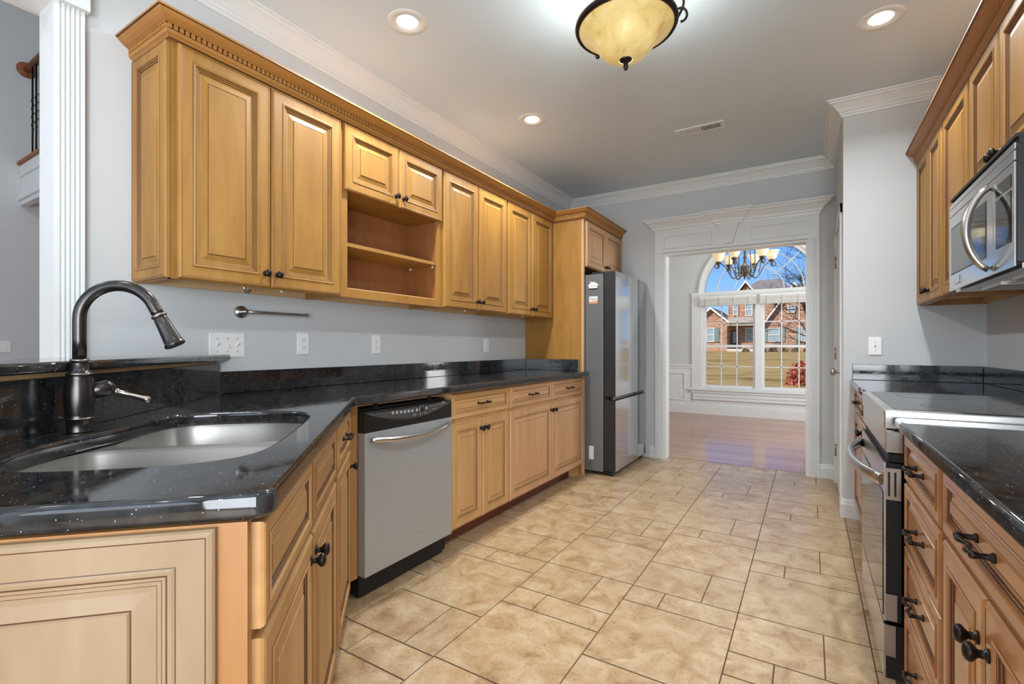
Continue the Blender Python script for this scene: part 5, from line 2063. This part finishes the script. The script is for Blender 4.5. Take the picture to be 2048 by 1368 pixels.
MB().box(hx(-6.72), hx(-6.40), 1.90, 1.95, 1.5 - HB, 2.7 - HB).build('door_glass', 'house_glass', hd_)


def shrub(x, y, z, r, mat, label, n=240, name='shrub', group=None, sc=(1.4, 1, 0.9)):
    rnd = random.Random(int(x * 100 + y))
    mb = MB()
    for _ in range(n):
        v = Vector((rnd.gauss(0, 1), rnd.gauss(0, 1), rnd.gauss(0, 1))).normalized() * (r * rnd.uniform(0.55, 1.0))
        v = Vector((v.x * sc[0], v.y * sc[1], abs(v.z) * sc[2] * 1.1))
        s = r * rnd.uniform(0.10, 0.2)
        a = Vector((rnd.gauss(0, 1), rnd.gauss(0, 1), rnd.gauss(0, 1))).normalized() * s
        b = Vector((rnd.gauss(0, 1), rnd.gauss(0, 1), rnd.gauss(0, 1))).normalized() * s
        i = mb.add([v + a, v + b, v - a, v - b])
        mb.face(i)
    mb.tube([(0, 0, -0.25), (0, 0, r * 0.6)], r * 0.08, 6)
    me = mb.build(name, mat)
    me.location = (x, y, z)
    tag(me, label, 'shrub', group)
    return me


for k, (x, nm) in enumerate(((-3.75, 'olive shrub at the left end of the bed before the right brick wing'), (-2.86, 'olive shrub under the first window of the right brick wing'),
                             (-1.97, 'olive shrub just right of the first window of the right brick wing'), (-1.08, 'olive shrub between the two ground-floor windows of the right brick wing'),
                             (-0.19, 'olive shrub under the second window of the right brick wing'))):
    shrub(x, HY - 1.4, 0.62, 0.36 + 0.04 * (k % 2), 'shrub_green', nm, group='shrubs before the brick house', sc=(1.0, 1, 1.3))
shrub(-5.2, HY - 1.2, 0.64, 0.34, 'shrub_green', 'small olive shrub in front of the brick house porch', group='shrubs before the brick house', sc=(1.1, 1, 1))
shrub(-0.25, 24.0, -0.62, 0.72, 'shrub_red', 'red-leaved bush on the lawn at the right of the window', n=420, name='red_bush', sc=(1.0, 1, 1.4))


def bare_tree(x, y, z, hgt, label, seed, lean=(0, 0), spread=1.0, twigs=5):
    rnd = random.Random(seed)
    mb = MB()

    def branch(p, d, L, r, depth):
        n_ = 5
        pts, rs = [p], [r]
        q = p.copy()
        dd = d.copy()
        for i in range(n_):
            dd = (dd + Vector((rnd.gauss(0, 0.10), rnd.gauss(0, 0.10), rnd.gauss(0.02, 0.06)))).normalized()
            q = q + dd * (L / n_)
            pts.append(q.copy())
            rs.append(r * (1 - 0.6 * (i + 1) / n_))
        mb.tube(pts, rs, 6 if depth < 2 else 4, cap=False)
        if depth >= twigs:
            return
        kids = 3 if depth < 3 else 2
        for k_ in range(kids + 1):
            f = 0.35 + 0.65 * (k_ + rnd.random() * 0.6) / (kids + 0.6)
            f = min(f, 1.0)
            i = min(n_, max(1, int(f * n_)))
            ax = Vector((rnd.gauss(0, 1), rnd.gauss(0, 1), rnd.gauss(0, 0.5))).normalized()
            nd = (dd * rnd.uniform(0.6, 0.95) + ax * rnd.uniform(0.5, 0.9) * spread).normalized()
            nd.z = max(nd.z, -0.15)
            branch(pts[i], nd.normalized(), L * rnd.uniform(0.58, 0.78), max(rs[i] * 0.72, 0.006), depth + 1)
    branch(Vector((0, 0, -0.3)), Vector((lean[0], lean[1], 1)).normalized(), hgt * 0.42, hgt * 0.014, 0)
    o_ = mb.build('bare_tree', 'bark')
    o_.location = (x, y, z)
    tag(o_, label, 'tree')
    return o_


bare_tree(0.9, 23.0, -0.58, 9.5, 'large bare winter tree at the right of the arched window', 11, lean=(-0.16, 0), spread=1.1)
bare_tree(-3.4, 49.0, 0.55, 6.0, 'bare winter tree close in front of the brick house', 5, spread=1.1, twigs=3)
